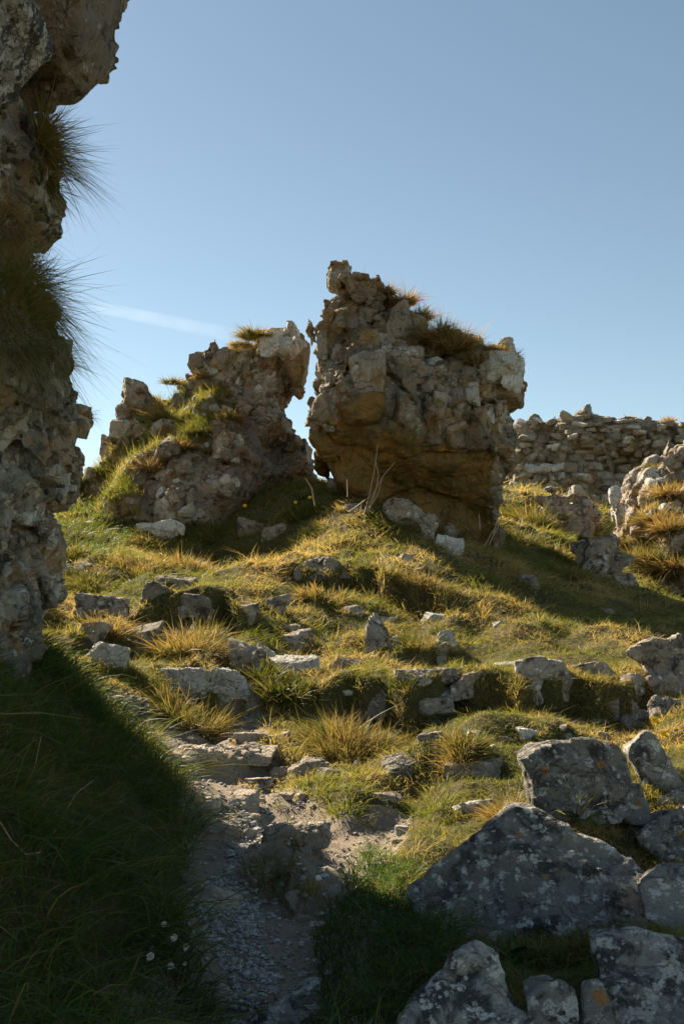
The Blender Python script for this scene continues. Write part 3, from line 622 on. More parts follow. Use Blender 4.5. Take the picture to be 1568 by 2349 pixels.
CORE = []; OUTL = []
def my_ext(o): return max(q[1] for q in o) - min(q[1] for q in o)
def outline_rock(name, label, outline, y0, thick, mat, tilt=.4, h=.03, fac=((.4, .05, .012),), fine=.010, fsc=.07, warp=.018, rnd=.02, cat='rock', levels=1, front=None, group=None, auto=True, taper=.22):
    if auto: OUTL.append(outline)
    if auto:                                              # seat the lower edge on the ground
        cx = sum(q[0] for q in outline) / len(outline); by = max(q[1] for q in outline); my = sum(q[1] for q in outline) / len(outline)
        p = hit(cx, by - 8)
        if p is not None:
            y0 = p[1]
            for _ in range(6): y0 = p[1] + .02 + tilt * (at(cx, my, y0)[2] - p[2])
    ext = min(max(q[0] for q in outline) - min(q[0] for q in outline), my_ext(outline)) * y0 / FD; f_ = min(1, max(.15, ext / .45)); h = min(h, ext / 12)
    warp *= f_; fine *= f_; rnd *= max(f_, .4); fac = tuple((a_ * max(f_, .4), b_ * f_, c_ * f_) for a_, b_, c_ in fac)
    o, b = mass(name, outline, y0, h, M[mat], y0 - .0 if front is None else front, y0 + thick, rnd=rnd, tilt=tilt, warp=warp, wsc=.4, fac=fac, fine=fine, fsc=fsc, levels=levels, sharp=None, taper=taper, shrink=-.02 * f_)
    tag(o, label, cat, group); CORE.append(b); return b
outline_rock('rock', 'crumbling lichened rock with grass on its top, at the foot of the right outcrop', [(1333,1245),(1350,1236),(1395,1240),(1415,1270),(1440,1300),(1468,1345),(1460,1405),(1430,1415),(1395,1385),(1350,1350),(1333,1290)], 13.3, .7, 'ledge', .2, .035, ((.3, .13, .04),), rnd=.1, auto=False)
outline_rock('rock', 'pale upright stone leaning below the far wall', [(1396,1122),(1412,1114),(1440,1116),(1478,1130),(1485,1160),(1450,1185),(1425,1205),(1410,1165)], 19.5, .6, 'palestone', .1, .05, ((.5, .08, .02),), rnd=.1, auto=False)
outline_rock('rock', 'dark craggy rock standing in tall grass between the tallest boulder and far wall', [(1250,1150),(1262,1132),(1285,1130),(1310,1150),(1318,1125),(1345,1125),(1360,1160),(1368,1200),(1350,1260),(1300,1250),(1260,1190)], 18.5, .8, 'ledge', .1, .05, ((.35, .18, .05),), rnd=.12, auto=False)
outline_rock('rock', 'large grey block in the right foreground with sunlit top left edge, under a leafy plant', [(1192,1745),(1240,1712),(1300,1705),(1390,1703),(1430,1715),(1447,1760),(1470,1830),(1498,1895),(1400,1910),(1270,1890),(1225,1885),(1218,1800)], 4.75, .5, 'dark', .45, .022, ((.45, .05, .01),))
outline_rock('rock', 'narrow pointed grey stone leaning right of the large grey block', [(1438,1722),(1480,1684),(1498,1690),(1520,1740),(1560,1790),(1560,1830),(1490,1830),(1462,1770)], 4.95, .3, 'dark', .3, .022)
bR3 = outline_rock('rock', 'biggest slanted dark slab in the foreground, covered in white and orange lichen spots', [(952,2052),(1000,2008),(1080,1928),(1180,1853),(1250,1860),(1290,1898),(1400,1925),(1500,2000),(1540,2080),(1480,2130),(1400,2150),(1250,2175),(1150,2185),(1040,2165),(975,2110)], 4.1, .55, 'dark', .9, .025, ((.9, .035, .0), (.2, .02, .006)))
outline_rock('rock', 'dark bluish stone at the right edge beside the biggest slanted slab', [(1440,1920),(1500,1872),(1600,1850),(1680,1860),(1680,2010),(1560,2005),(1490,1985)], 4.2, .4, 'dark', .8, .025)
outline_rock('rock', 'dark lichened stone at the right edge below the bluish stone', [(1475,2030),(1530,1992),(1660,1985),(1700,2060),(1680,2160),(1560,2155),(1490,2110)], 3.9, .35, 'dark', .9, .025)
outline_rock('rock', 'small dark orange spotted stone at the right edge below the pointed stone', [(1505,1830),(1540,1815),(1620,1800),(1620,1870),(1540,1870),(1510,1855)], 4.6, .3, 'dark', .6, .022)
outline_rock('stone_slab', 'white lichened triangular slab at the bottom edge left of the dark gap', [(915,2370),(925,2340),(990,2268),(1050,2222),(1098,2178),(1140,2200),(1172,2262),(1205,2310),(1250,2349),(1330,2450),(900,2450)], 3.0, .35, 'slab', 1.3, .018, ((.4, .04, .01),))
outline_rock('stone_slab', 'large white lichened slab filling the bottom right corner', [(1380,2172),(1460,2160),(1568,2190),(1700,2230),(1750,2450),(1450,2450),(1430,2349),(1400,2280)], 3.0, .35, 'slab', 1.3, .018, ((.5, .04, .01),))
outline_rock('rock', 'small dark stone at the bottom edge between the two white slabs', [(1335,2275),(1350,2258),(1375,2256),(1392,2290),(1410,2349),(1420,2450),(1340,2450)], 3.0, .3, 'dark', 1.0, .02)
outline_rock('rock', 'dark low stone between white triangular slab and small dark stone', [(1190,2292),(1225,2262),(1285,2254),(1322,2275),(1338,2349),(1345,2450),(1250,2450)], 3.05, .3, 'dark', 1.0, .02)
outline_rock('stone_slab', 'pale worn slab at the lower end of the gravel path', [(575,2349),(600,2310),(650,2285),(700,2262),(728,2262),(732,2290),(705,2320),(690,2349),(680,2420),(580,2420)], 3.12, .2, 'slab', 2.2, .016, ((.3, .04, .01),))
outline_rock('rock', 'square lichened block at the right edge above the small scattered stones', [(1420,1503),(1455,1480),(1500,1463),(1568,1462),(1660,1480),(1660,1600),(1530,1600),(1480,1530)], 7.5, .7, 'ledge', .3, .03, ((.5, .08, .02),))
outline_rock('rock', 'dark block with a rounded top in the ledge left of the right edge block', [(1188,1522),(1215,1508),(1240,1507),(1290,1520),(1310,1560),(1305,1610),(1200,1610)], 7.6, .5, 'ledge', .4, .03, ((.4, .06, .015),))
outline_rock('rock', 'long lichened block at the left end of the right hand ledge', [(1035,1575),(1050,1562),(1085,1545),(1130,1550),(1185,1552),(1195,1600),(1120,1605),(1038,1602)], 7.4, .5, 'ledge', .4, .03, ((.4, .06, .015),))
outline_rock('rock', 'square topped block with pale left end above the dark grass hollow on the left', [(330,1385),(337,1352),(350,1343),(400,1358),(450,1366),(480,1378),(490,1400),(470,1425),(400,1420),(335,1412)], 8.7, .5, 'ledge', .35, .03, ((.4, .08, .02),))
outline_rock('rock', 'layered rock split in two on the grassy mound below the tallest boulder', [(675,1308),(690,1288),(730,1275),(755,1282),(765,1292),(800,1288),(815,1305),(800,1325),(740,1325),(680,1330)], 10.4, .6, 'ledge', .6, .03, ((.35, .1, .03),))
outline_rock('rock', 'rounded boulder between the gravel gully and the dirt path, half in shade', [(565,1962),(585,1940),(630,1930),(690,1945),(715,1968),(728,2010),(720,2050),(640,2030),(570,1990)], 4.55, .5, 'path_stone', 1.0, .02, ((.35, .07, .015),))
outline_rock('rock', 'long grey rock lying under the overhang of the tallest boulder', [(870,1160),(900,1146),(930,1150),(985,1175),(1003,1195),(1000,1235),(950,1225),(890,1190)], 12.6, .6, 'ledge', .3, .035, ((.4, .09, .02),), rnd=.1)
outline_rock('stone_slab', 'pale lichened ledge stone at the foot of the left outcrop', [(302,1215),(306,1200),(340,1193),(400,1192),(420,1208),(415,1235),(340,1240),(308,1235)], 12.8, .5, 'palestone', .3, .035, ((.4, .08, .02),), rnd=.08)

# smaller rocks sitting in the turf: photo box, material, label
RK = [
 ((175,1356,282,1425),'ledge','grey white topped rock on the left bank above the dry tuft'),
 ((130,1290,192,1315),'ledge','flat grey stone beside the foot of the ruined left wall'),
 ((270,1432,342,1487),'ledge','black and white spotted rock left of the dark grass hollow'),
 ((165,1425,235,1480),'ledge','shadowed rock under the white topped rock on the left bank'),
 ((180,1482,298,1535),'palestone','smooth pale slanting rock on the left bank, below the shadowed rock'),
 ((398,1528,560,1580),'palestone','long pale stone step under the dark grass hollow'),
 ((535,1475,610,1560),'ledge','dark cracked rock to the right of the grass hollow'),
 ((250,1598,330,1645),'ledge','dark rough stone half buried at the edge of the shaded bank'),
 ((540,1386,592,1418),'ledge','small pale stone, left one of the pair below the layered rock'),
 ((598,1372,652,1412),'ledge','small dark lichened stone, right one of the pair below the layered rock'),
 ((645,1430,692,1452),'ledge','small square brown stone just above the peaked rock'),
 ((640,1447,715,1498),'ledge','peaked rock in the middle of the slope with white spots'),
 ((588,1488,632,1515),'palestone','knobbly pale stone left of and below the peaked rock'),
 ((620,1510,722,1552),'palestone','broad flat pale stone below the peaked rock'),
 ((342,1312,442,1345),'path_stone','flat worn rock at the head of the path between the outcrops'),
 ((843,1446,892,1508),'ledge','upright black stone leaning left, centre of the slope'),
 ((888,1452,928,1500),'ledge','white spotted stone touching the leaning upright black stone'),
 ((1000,1448,1050,1495),'palestone','pale curved stone on the slope right of the spotted stone'),
 ((855,1413,905,1430),'palestone','small flat pale stone on the rim above the upright black stone'),
 ((972,1405,1028,1428),'palestone','flat pale stone on the rim where the boulder shadow ends'),
 ((770,1510,850,1540),'ledge','low flat stone in the middle of the slope, above the pale ledge line'),
 ((905,1535,985,1568),'ledge','thin ledge stone left of the longer thin one, centre right'),
 ((975,1530,1045,1556),'ledge','longer thin pale ledge stone just left of the long block'),
 ((775,1578,835,1592),'palestone','narrow white stone flake above the big tussock'),
 ((822,1590,940,1635),'ledge','dark fronted ledge block directly above the big tussock'),
 ((940,1588,1040,1628),'ledge','broken ledge block right of the dark fronted one'),
 ((1138,1518,1195,1532),'palestone','small pale stone on the ledge top behind the rounded block'),
 ((1312,1512,1418,1562),'ledge','white capped rock between the rounded block and the right edge block'),
 ((1425,1550,1480,1580),'ledge','small dark rock tucked against the right edge block'),
 ((1355,1612,1460,1650),'ledge','grey lichened slab above the small scattered stones on the right'),
 ((1495,1598,1580,1648),'ledge','white spotted rock at the right edge above the dandelions'),
 ((1420,1633,1512,1672),'dark','rough dark brown rock behind the dandelions'),
 ((1360,1652,1400,1672),'ledge','squarish brown stone left of the rough dark brown rock'),
 ((1310,1652,1350,1668),'palestone','little white stone left of the squarish brown stone'),
 ((1188,1672,1250,1694),'palestone','thin tilted white slab in the grass above the large grey block'),
 ((1140,1688,1180,1702),'ledge','small dark chip of stone left of the thin tilted slab'),
 ((1295,1682,1330,1694),'palestone','tiny flat stone above the large grey block'),
 ((1030,1742,1155,1792),'path_stone','pale striped flat rock left of the large grey block'),
 ((880,1742,1012,1772),'dark','low black rock with white edge at the foot of the big tussock'),
 ((1048,1840,1138,1866),'palestone','thin white flake of rock on the turf above the slanted slab'),
 ((665,1733,745,1790),'path_stone','pointed brown rock right of the path bend'),
 ((620,1762,670,1795),'path_stone','smooth brown stone left of the pointed brown rock'),
 ((735,1765,780,1792),'ledge','white edged stone in the green patch right of the pointed rock'),
 ((400,1708,520,1742),'path_stone','left part of the worn stone step across the path'),
 ((505,1706,628,1740),'path_stone','right part of the worn stone step across the path'),
 ((545,1680,630,1705),'ledge','dark rough stone above the right part of the stone step'),
 ((560,1782,618,1802),'path_stone','flat light stone on the dirt path above the notched rock'),
 ((590,1800,628,1815),'path_stone','small light stone beside the flat light stone on the path'),
 ((528,1812,592,1868),'path_stone','notched light rock in the middle of the dirt path'),
 ((452,1820,505,1862),'path_stone','shaded grey stone on the left side of the path'),
 ((465,1872,540,1925),'path_stone','larger grey stone beneath the shaded grey stone, left side of the path'),
 ((540,1900,590,1930),'path_stone','small grey stone in the gravel above the rounded boulder'),
 ((608,1882,738,1932),'path_stone','rugged light rock lying across the dirt path, above the rounded boulder'),
 ((862,1812,920,1842),'path_stone','flat brown stone in the bare patch on the right of the path'),
 ((905,1898,940,1920),'palestone','little pale stone on the turf near the slanted slab'),
 ((850,1975,915,2002),'path_stone','light stone half sunk in dirt above the tall green grass'),
 ((510,1985,560,2012),'path_stone','small shaded stone in the gully left of the rounded boulder'),
 ((700,2030,800,2078),'path_stone','shaded flat rock beside the daisy on the path'),
 ((420,2025,540,2100),'path_stone','grey shaded rock embedded in the left side of the gravel'),
 ((450,2265,520,2330),'path_stone','shaded flat stone in turf at the bottom, left of the gravel'),
 ((1005,1188,1062,1238),'ledge','dark rounded stone right of the long grey rock under the overhang'),
 ((1000,1228,1062,1275),'palestone','pale broken stone just below the dark rounded stone'),
 ((748,1092,778,1132),'palestone','white stone propped under the left tip of the tallest boulder'),
 ((780,1150,835,1180),'ledge','small brown rock on the mound left of the long grey rock'),
 ((905,1268,950,1298),'ledge','brown stone at the shadow line on the mound'),
 ((1185,1312,1235,1350),'ledge','white spotted stone in the shade of the tallest boulder'),
 ((1130,1425,1160,1440),'palestone','small white stone at the lower edge of the boulder shadow'),
 ((1380,1395,1410,1410),'ledge','small grey stone in shade above the right edge block'),
 ((545,1190,620,1232),'outcrop','shaded rock in the hollow between the outcrop and tallest boulder'),
 ((600,1200,660,1235),'outcrop','second shaded rock in the hollow, nearer the tallest boulder'),
 ((785,1385,830,1415),'ledge','dark stone in the hollow under the layered rock'),
 ((960,1680,1010,1712),'ledge','dark stone half hidden in grass right of the big tussock'),
]
for k, (b, m, lab) in enumerate(RK):
    cx = (b[0] + b[2]) / 2
    p = hit(cx, b[3] - .15 * (b[3] - b[1]))
    if p is None: continue
    d = p[1]; W = (b[2] - b[0]) * d / FD; H = (b[3] - b[1]) * d / FD; D = max(.55 * W, .8 * H)
    big_ = (b[2] - b[0]) > 60
    V, F = rock_shape(300 + k, (W * 1.04, D, H * (1.15 if m == 'path_stone' else 1.5)), 5 if b[2] - b[0] > 100 else 4 if big_ else 3, 7, .055, 28, .75)
    V[:, 1] += V[:, 2] * .45                                   # the faces lean back into the slope
    o = link('rock' if H > .28 * W else 'flat_stone', make_mesh('rock', V, F, M[m], True, 30), None, (p[0], p[1] + D * .42, p[2] + H * .04))
    tag(o, lab, 'rock' if H > .28 * W else 'stone')
# ------------------------------------------------------------------ grass
def proj(P):
    f = np.array([0, math.cos(PITCH), math.sin(PITCH)]); u = np.array([0, -math.sin(PITCH), math.cos(PITCH)])
    q = np.asarray(P) - CAM; k = q @ f
    return np.stack([784 + FD * q[:, 0] / k, 1174.5 - FD * (q @ u) / k], 1)
def inpoly(P, poly): return poly_sdf(np.array(poly, float), proj(P)) < 0
def blades(name, P, D, L, W, bend, dry, mat, segs=2, parent=None, seed=0):
    """curved tapering blades as one mesh: roots P, directions D, lengths L, widths W, bend vectors (share of L)"""
    r = np.random.default_rng(seed); n = len(P)
    D = D / np.linalg.norm(D, axis=1, keepdims=True)
    a = r.uniform(0, 2 * math.pi, n); side = np.stack([np.cos(a), np.sin(a), .2 * np.sin(3 * a)], 1)
    side -= (side * D).sum(1, keepdims=True) * D; side /= np.linalg.norm(side, axis=1, keepdims=True) + 1e-6
    rows = []
    for k in range(segs):
        t = k / segs; c = P + D * (L * t)[:, None] + bend * (L * t * t)[:, None]; wd = (W * (1 - .55 * t))[:, None] / 2
        rows += [c - side * wd, c + side * wd]
    tip = P + D * L[:, None] + bend * L[:, None]
    V = np.stack(rows + [tip], 1); m = 2 * segs + 1; V = V.reshape(-1, 3); b = (np.arange(n) * m)[:, None]
    tris = []
    for k in range(segs - 1):
        o = 2 * k; tris += [b + np.array([[o, o + 1, o + 3]]), b + np.array([[o, o + 3, o + 2]])]
    o = 2 * (segs - 1); tris.append(b + np.array([[o, o + 1, o + 2]]))
    F = np.concatenate(tris)
    base = P.mean(0) if parent is None else np.array(parent.location)
    me = make_mesh(name, V - base, F, M[mat], True)
    x = me.attributes.new('dry', 'FLOAT', 'POINT'); x.data.foreach_set('value', np.repeat(np.clip(dry, 0, 1), m).astype(np.float32))
    x = me.attributes.new('rnd', 'FLOAT', 'POINT'); x.data.foreach_set('value', np.repeat(r.random(n), m).astype(np.float32))
    return link(name, me, parent, base if parent is None else (0, 0, 0))

BANK = [(-500,1560),(0,1500),(95,1450),(210,1530),(315,1665),(415,1790),(462,1870),(450,1960),(395,2060),(425,2160),(470,2260),(500,2349),(520,2500),(-500,2500)]
CLUMP = [(755,2090),(800,2010),(850,1975),(940,1985),(1000,2110),(1060,2185),(1000,2260),(900,2360),(880,2500),(700,2500),(735,2300),(720,2180)]
LUSH = [(120,1060),(330,1030),(310,1240),(240,1290),(130,1260)]
def sample(y0, y1, rho, seed):
    """rho blades per square metre, over the ground between y0 and y1 that the place shows"""
    r = np.random.default_rng(seed); hw = .40 * y1 + .8; N = int((y1 - y0) * 2 * hw * rho)
    x = r.uniform(-hw, hw, N); y = r.uniform(y0, y1, N)
    k = np.abs(x) < .40 * y + .8; x, y = x[k], y[k]
    # clumps: roots drawn towards tuft centres
    q = np.c_[x, y, np.zeros(len(x))]
    den = .72 + .7 * fbm(q / .5 + 40, 3) + .5 * fbm(q / .12 + 7, 2)
    pm = bil(PM, x, y) + .55 * fbm(q / .16 + 21, 3)
    k = (r.random(len(x)) < den) & (pm < .55 + .25 * r.random(len(x)) ** 3)
    x, y = x[k], y[k]; return np.c_[x, y, gz(x, y) - .004]
gid = 0
for (ya, yb, rho, L0, W0, sg) in ((2.2, 3.6, 9000, .030, .0022, 2), (3.6, 5.2, 7500, .032, .0028, 2), (5.2, 7.5, 6800, .036, .0038, 2), (7.5, 10.5, 5000, .045, .0055, 1), (10.5, 14, 2900, .058, .008, 1), (14, 21, 800, .09, .014, 1), (21, 30, 120, .16, .03, 1)):
    P = sample(ya, yb, rho, 50 + gid); n = len(P); r = np.random.default_rng(80 + gid)
    q = P * 1.0; q[:, 2] = 0
    ln = 1 + 1.5 * np.clip(fbm(q / .45 + 2, 3) + .1, 0, 1); 
    lean = r.normal(0, .75, (n, 3)); lean[:, 2] = 1; fl = fbm(q / .7 + 60, 2); lean[:, 0] += .5 + fl; lean[:, 1] -= .35
    dry = .19 + 1.3 * fbm(q / .9 + 11, 3) + 1.0 * fbm(q / .2 + 31, 2) + r.normal(0, .22, n)
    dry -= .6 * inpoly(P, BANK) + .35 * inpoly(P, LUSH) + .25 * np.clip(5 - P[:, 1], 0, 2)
    bend = r.normal(0, .35, (n, 3)); bend[:, 2] = -.25 - .35 * r.random(n)
    o = blades('short_grass', P, lean, L0 * 1.35 * ln * r.uniform(.5, 1.5, n), W0 * r.uniform(.6, 1.3, n), bend, dry, 'grass', sg, seed=gid)
    tag(o, 'short green and straw coloured turf growing over the slope between the stones', 'grass', kind='stuff'); gid += 1
    # taller scattered stems in the same band
    k = r.random(n) < .05; P2 = P[k] ; m2 = len(P2)
    bend = r.normal(0, .5, (m2, 3)); bend[:, 2] = -.3; d2 = r.normal(0, .45, (m2, 3)); d2[:, 2] = 1
    o = blades('taller_grass', P2, d2, L0 * 2.6 * r.uniform(.6, 1.4, m2) * ln[k] ** .6, W0 * r.uniform(.6, 1.0, m2), bend, dry[k] + .1, 'grass', 2, seed=gid + 100)
    tag(o, 'longer loose grass blades standing out of the short turf', 'grass', kind='stuff')
def clumps(y0, y1, nc, nb, L, W, seg, seed):
    r = np.random.default_rng(seed); y = r.uniform(y0, y1, nc); x = r.uniform(-1, 1, nc) * (.40 * y + .8); q = np.c_[x, y, 0 * x]
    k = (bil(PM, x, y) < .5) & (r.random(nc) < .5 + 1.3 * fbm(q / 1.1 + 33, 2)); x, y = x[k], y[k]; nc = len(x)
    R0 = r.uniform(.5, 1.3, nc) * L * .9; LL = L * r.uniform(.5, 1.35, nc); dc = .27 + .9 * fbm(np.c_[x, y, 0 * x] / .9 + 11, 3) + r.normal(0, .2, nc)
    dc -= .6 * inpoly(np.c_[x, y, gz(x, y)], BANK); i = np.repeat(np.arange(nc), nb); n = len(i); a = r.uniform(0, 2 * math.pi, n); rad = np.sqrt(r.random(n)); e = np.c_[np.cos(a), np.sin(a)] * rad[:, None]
    X = x[i] + e[:, 0] * R0[i] * 1.4; Y = y[i] + e[:, 1] * R0[i]; P = np.c_[X, Y, gz(X, Y) - .004]
    d = np.c_[e * r.uniform(.5, 1.5, (n, 1)), np.ones(n)] + r.normal(0, .3, (n, 3)); d[:, 0] += .2
    b = np.c_[e * .3, -r.uniform(.1, .8, n)] + r.normal(0, .22, (n, 3))
    o = blades('grass_clumps', P, d, LL[i] * r.uniform(.4, 1.2, n) * (1.15 - .5 * rad), W * r.uniform(.6, 1.2, n), b, dc[i] + r.normal(0, .22, n), 'grass', seg, seed=seed)
    tag(o, 'countless small clumps of mixed green and straw grass on the slope', 'grass', kind='stuff')
clumps(2.4, 5.2, 380, 110, .10, .0026, 3, 301); clumps(5.2, 8.2, 900, 90, .11, .0042, 2, 302); clumps(8.2, 11.5, 1100, 60, .13, .0065, 2, 303); clumps(11.5, 18, 1200, 40, .17, .010, 2, 304); clumps(18, 30, 500, 30, .3, .02, 2, 305)
# tall dark grass on the left bank and the clump in the centre foreground
def tall(poly, yr, xr, n, L, W, flow, dryb, seed, label):
    r = np.random.default_rng(seed); x = r.uniform(*xr, n); y = r.uniform(*yr, n); P = np.c_[x, y, gz(x, y) - .01]
    q = np.c_[x, y, np.zeros(n)]; k = inpoly(P, poly) & (r.random(n) < .75 + .8 * fbm(q / .25 + 4, 2)); P = P[k]; q = q[k]; n = len(P)
    d = r.normal(0, .32, (n, 3)); d[:, 2] = 1; d[:, :2] += .5 * np.array(flow) * r.uniform(0, 1.4, (n, 1)); d[:, 0] += .5 * fbm(q / .3 + 9, 2)
    b = np.zeros((n, 3)); b[:, :2] = np.array(flow) * r.uniform(.3, 1.3, (n, 1)) + r.normal(0, .28, (n, 2)); b[:, 2] = -r.uniform(.25, .85, n)
    ln = L * r.uniform(.45, 1.25, n) * (1 + .6 * fbm(q / .5 + 14, 2))
    dry = dryb + .35 * fbm(q / .4 + 77, 3) + (r.random(n) < .10) * .6
    o = blades('tall_grass', P, d, ln, W * r.uniform(.6, 1.3, n), b, dry, 'lush', 4, seed=seed)
    tag(o, label, 'grass', kind='stuff')
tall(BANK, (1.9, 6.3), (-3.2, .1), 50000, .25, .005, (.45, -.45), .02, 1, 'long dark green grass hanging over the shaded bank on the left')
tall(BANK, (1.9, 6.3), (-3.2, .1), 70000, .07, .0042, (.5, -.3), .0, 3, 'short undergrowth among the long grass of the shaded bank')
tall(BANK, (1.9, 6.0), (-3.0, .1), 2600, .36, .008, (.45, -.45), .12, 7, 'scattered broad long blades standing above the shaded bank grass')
tall(CLUMP, (2.4, 4.8), (-.5, 1.1), 34000, .23, .0042, (.1, -.3), -.05, 2, 'tall green grass beside the lower end of the path')
tall([(1000,2180),(1180,2165),(1400,2140),(1480,2150),(1380,2200),(1390,2349),(1300,2230),(1180,2230),(1100,2170)], (2.7, 4.2), (.2, 1.4), 16000, .09, .004, (.1, -.3), .15, 6, 'shaded weedy grass between the foreground slabs at lower right')
tall(LUSH, (11, 15.5), (-5.5, -2.2), 16000, .24, .009, (.3, -.2), .0, 4, 'bright green long grass on the slope left of the outcrop')

SK = []; SL = []
for b, m, lab in RK:
    r = np.random.default_rng(int(b[0] * 7 + b[1])); p = hit((b[0] + b[2]) / 2, b[3] - .15 * (b[3] - b[1]))
    if p is None or m == 'path_stone': continue
    W = (b[2] - b[0]) * p[1] / FD; H = (b[3] - b[1]) * p[1] / FD; n = int(60 + (b[2] - b[0]) * 2.6); a = r.uniform(math.pi * .85, math.pi * 2.15, n)
    D_ = max(.55 * W, .8 * H); rr_ = r.uniform(.92, 1.35, n)
    x = p[0] + np.cos(a) * W * .54 * rr_; y = p[1] + D_ * .42 + np.sin(a) * D_ * .56 * rr_; SK.append(np.c_[x, y, gz(x, y) - .005]); SL.append(np.full(n, np.clip(H * .55, .03, .13)) * r.uniform(.4, 1.3, n))
for ol in OUTL:
    r = np.random.default_rng(len(SK) * 3 + 1); by = max(q[1] for q in ol); x0 = min(q[0] for q in ol); x1 = max(q[0] for q in ol)
    for _ in range(int(40 + (x1 - x0) * .9)):
        a = r.uniform(x0, x1); lo_ = max((q[1] for q in ol if abs(q[0] - a) < (x1 - x0) * .3), default=by); p = hit(a, lo_ + r.uniform(-6, 14))
        if p is None: continue
        m = 5; x = p[0] + r.normal(0, .02, m); y = p[1] + r.normal(0, .03, m); SK.append(np.c_[x, y, gz(x, y) - .005]); SL.append(r.uniform(.03, .10, m))
SK = np.concatenate(SK); SL = np.concatenate(SL); r = np.random.default_rng(4); n = len(SK)
d = r.normal(0, .4, (n, 3)); d[:, 2] = 1; b = r.normal(0, .35, (n, 3)); b[:, 2] = -r.uniform(.1, .7, n)
tag(blades('grass_fringe', SK, d, SL, .0012 + .0005 * SK[:, 1], b, .35 + .8 * fbm(SK / .4, 2) + r.normal(0, .2, n), 'grass', 3, seed=9), 'fringe of grass blades growing up round the half buried stones', 'grass', kind='stuff')
def tuft(label, P0, rad, L, n, dry, W=.004, up=(0, 0, 1), spread=.8, droop=.45, seed=0, mat='tussock', name='grass_tussock', surf=None, group=None, flow=(0, 0, 0), elong=1.0):
    r = np.random.default_rng(seed + 500); a = r.uniform(0, 2 * math.pi, n); q = np.sqrt(r.random(n)) * rad
    upv = np.array(up, float); upv /= np.linalg.norm(upv)
    t1 = np.cross(upv, (0, 1, .1)); t1 /= np.linalg.norm(t1); t2 = np.cross(upv, t1)
    off = t1 * (q * np.cos(a) * elong)[:, None] + t2 * (q * np.sin(a))[:, None]
    P = np.array(P0) + off
    if surf is None and up == (0, 0, 1): P[:, 2] = gz(P[:, 0], P[:, 1]) - .01
    d = upv + off / rad * spread * r.uniform(.4, 1.3, (n, 1)) + r.normal(0, .42, (n, 3)) + np.array(flow) + .5 * np.stack([fbm(P / .12 + 50 * q_, 2) for q_ in range(3)], 1)
    b = off / rad * .3 + r.normal(0, .22, (n, 3)); b[:, 2] -= droop * r.uniform(.5, 1.3, n)
    o = blades(name, P, d, L * r.uniform(.3, 1.2, n) * (1 + .5 * fbm(P / .15, 2)), W * r.uniform(.35, 1.5, n), b, dry + .5 * fbm(P / .1 + 9, 2) + r.normal(0, .28, n), mat, 3, seed=seed)
    return tag(o, label, 'grass tuft', group)
def gtuft(Dx, Dy, wpx, hpx, dry, label, n=1500, **k):
    p = hit(Dx, Dy)
    if p is None: return
    d = p[1]; return tuft(label, p, wpx * d / FD * .38, hpx * d / FD * .62, int(n * 1.1), dry - .2, W=.0014 + .0006 * d, seed=int(Dx + Dy), **k)
for t in [
 (800,1715,230,120,.45,'big rounded grass tussock in the middle of the slope, straw coloured at its edges',4200),
 (1060,1715,110,85,.6,'dry tussock right of the big rounded one, under the ledge',1500),
 (930,1690,110,80,.4,'green and straw tuft between the big rounded tussock and the dry one',1300),
 (1200,1640,140,60,.35,'grass tuft under the long lichened block of the ledge',1300),
 (430,1655,190,100,.5,'straw and green tussock below the long pale stone step',2800),
 (290,1560,110,60,.15,'green tuft on the bank rim below the smooth slanting rock',1100),
 (250,1445,120,75,.75,'reddish dry tuft in front of the white topped rock',1400),
 (440,1490,210,110,.6,'wide brown tussock hanging below the square topped block',3600),
 (330,1310,160,60,.6,'golden low tussock at the head of the path, left one',1500),
 (420,1300,150,75,.6,'golden tussock under the left outcrop, right one',1900),
 (210,1340,150,50,.25,'low green tussock beside the foot of the left wall',1500),
 (160,1280,90,70,.2,'green mound of grass right against the ruined left wall',1300),
 (740,1370,150,60,.55,'brown tuft under the layered rock on the mound',1500),
 (860,1370,150,55,.5,'wide straw tuft on the mound, centre',1500),
 (970,1370,160,60,.55,'dry golden tuft at the edge of the boulder shadow',1500),
 (1170,1880,90,110,.75,'tall thin straw grass standing left of the large grey block',1500),
 (1090,1560,80,45,.5,'small tuft on top of the long lichened block',500),
 (660,1600,140,90,.05,'green tuft around the leafy plant left of the big tussock',1500),
 (600,1560,80,90,.1,'upright green tuft in the gully beside the dark cracked rock',700),
 (960,1480,150,70,.35,'tuft behind the leaning upright stones',1300),
 (1230,1210,130,110,.35,'tall green and gold tussock right behind the tallest boulder',2200),
 (1195,1250,70,80,.1,'green tuft at the right foot of the tallest boulder',900),
 (1310,1330,90,80,.45,'gold tuft left of the crumbling rock',1400),
 (1270,1270,110,60,.4,'low tuft between the dark craggy rock and the boulder shadow',1100),
 (1340,1200,60,80,.75,'reddish tuft between craggy rock and upright stone',700),
 (700,1170,120,60,.0,'green weedy tuft between outcrop and tallest boulder',1300),
 (900,1210,120,60,.1,'green tuft in front of the long grey rock',1000),
 (480,1230,120,60,.05,'dark green tuft behind the pale ledge stone',1300),
 (1110,1235,120,60,.15,'shaded tuft along the right foot of the tallest boulder',1100),
 (1450,2120,140,60,.35,'loose tuft growing at the lower edge of the biggest slanted slab',700),
 (1380,2170,90,60,.55,'straw tuft above the white corner slab',500),
 (1480,1900,60,70,.6,'dry tuft in the crack right of the large grey block',400),
 (1540,1560,80,50,.4,'tuft at the foot of the right edge block',500),
 (1350,1590,150,50,.35,'long row of grass at the foot of the rounded dark block',1300),
]: gtuft(*t[:6], n=t[6])
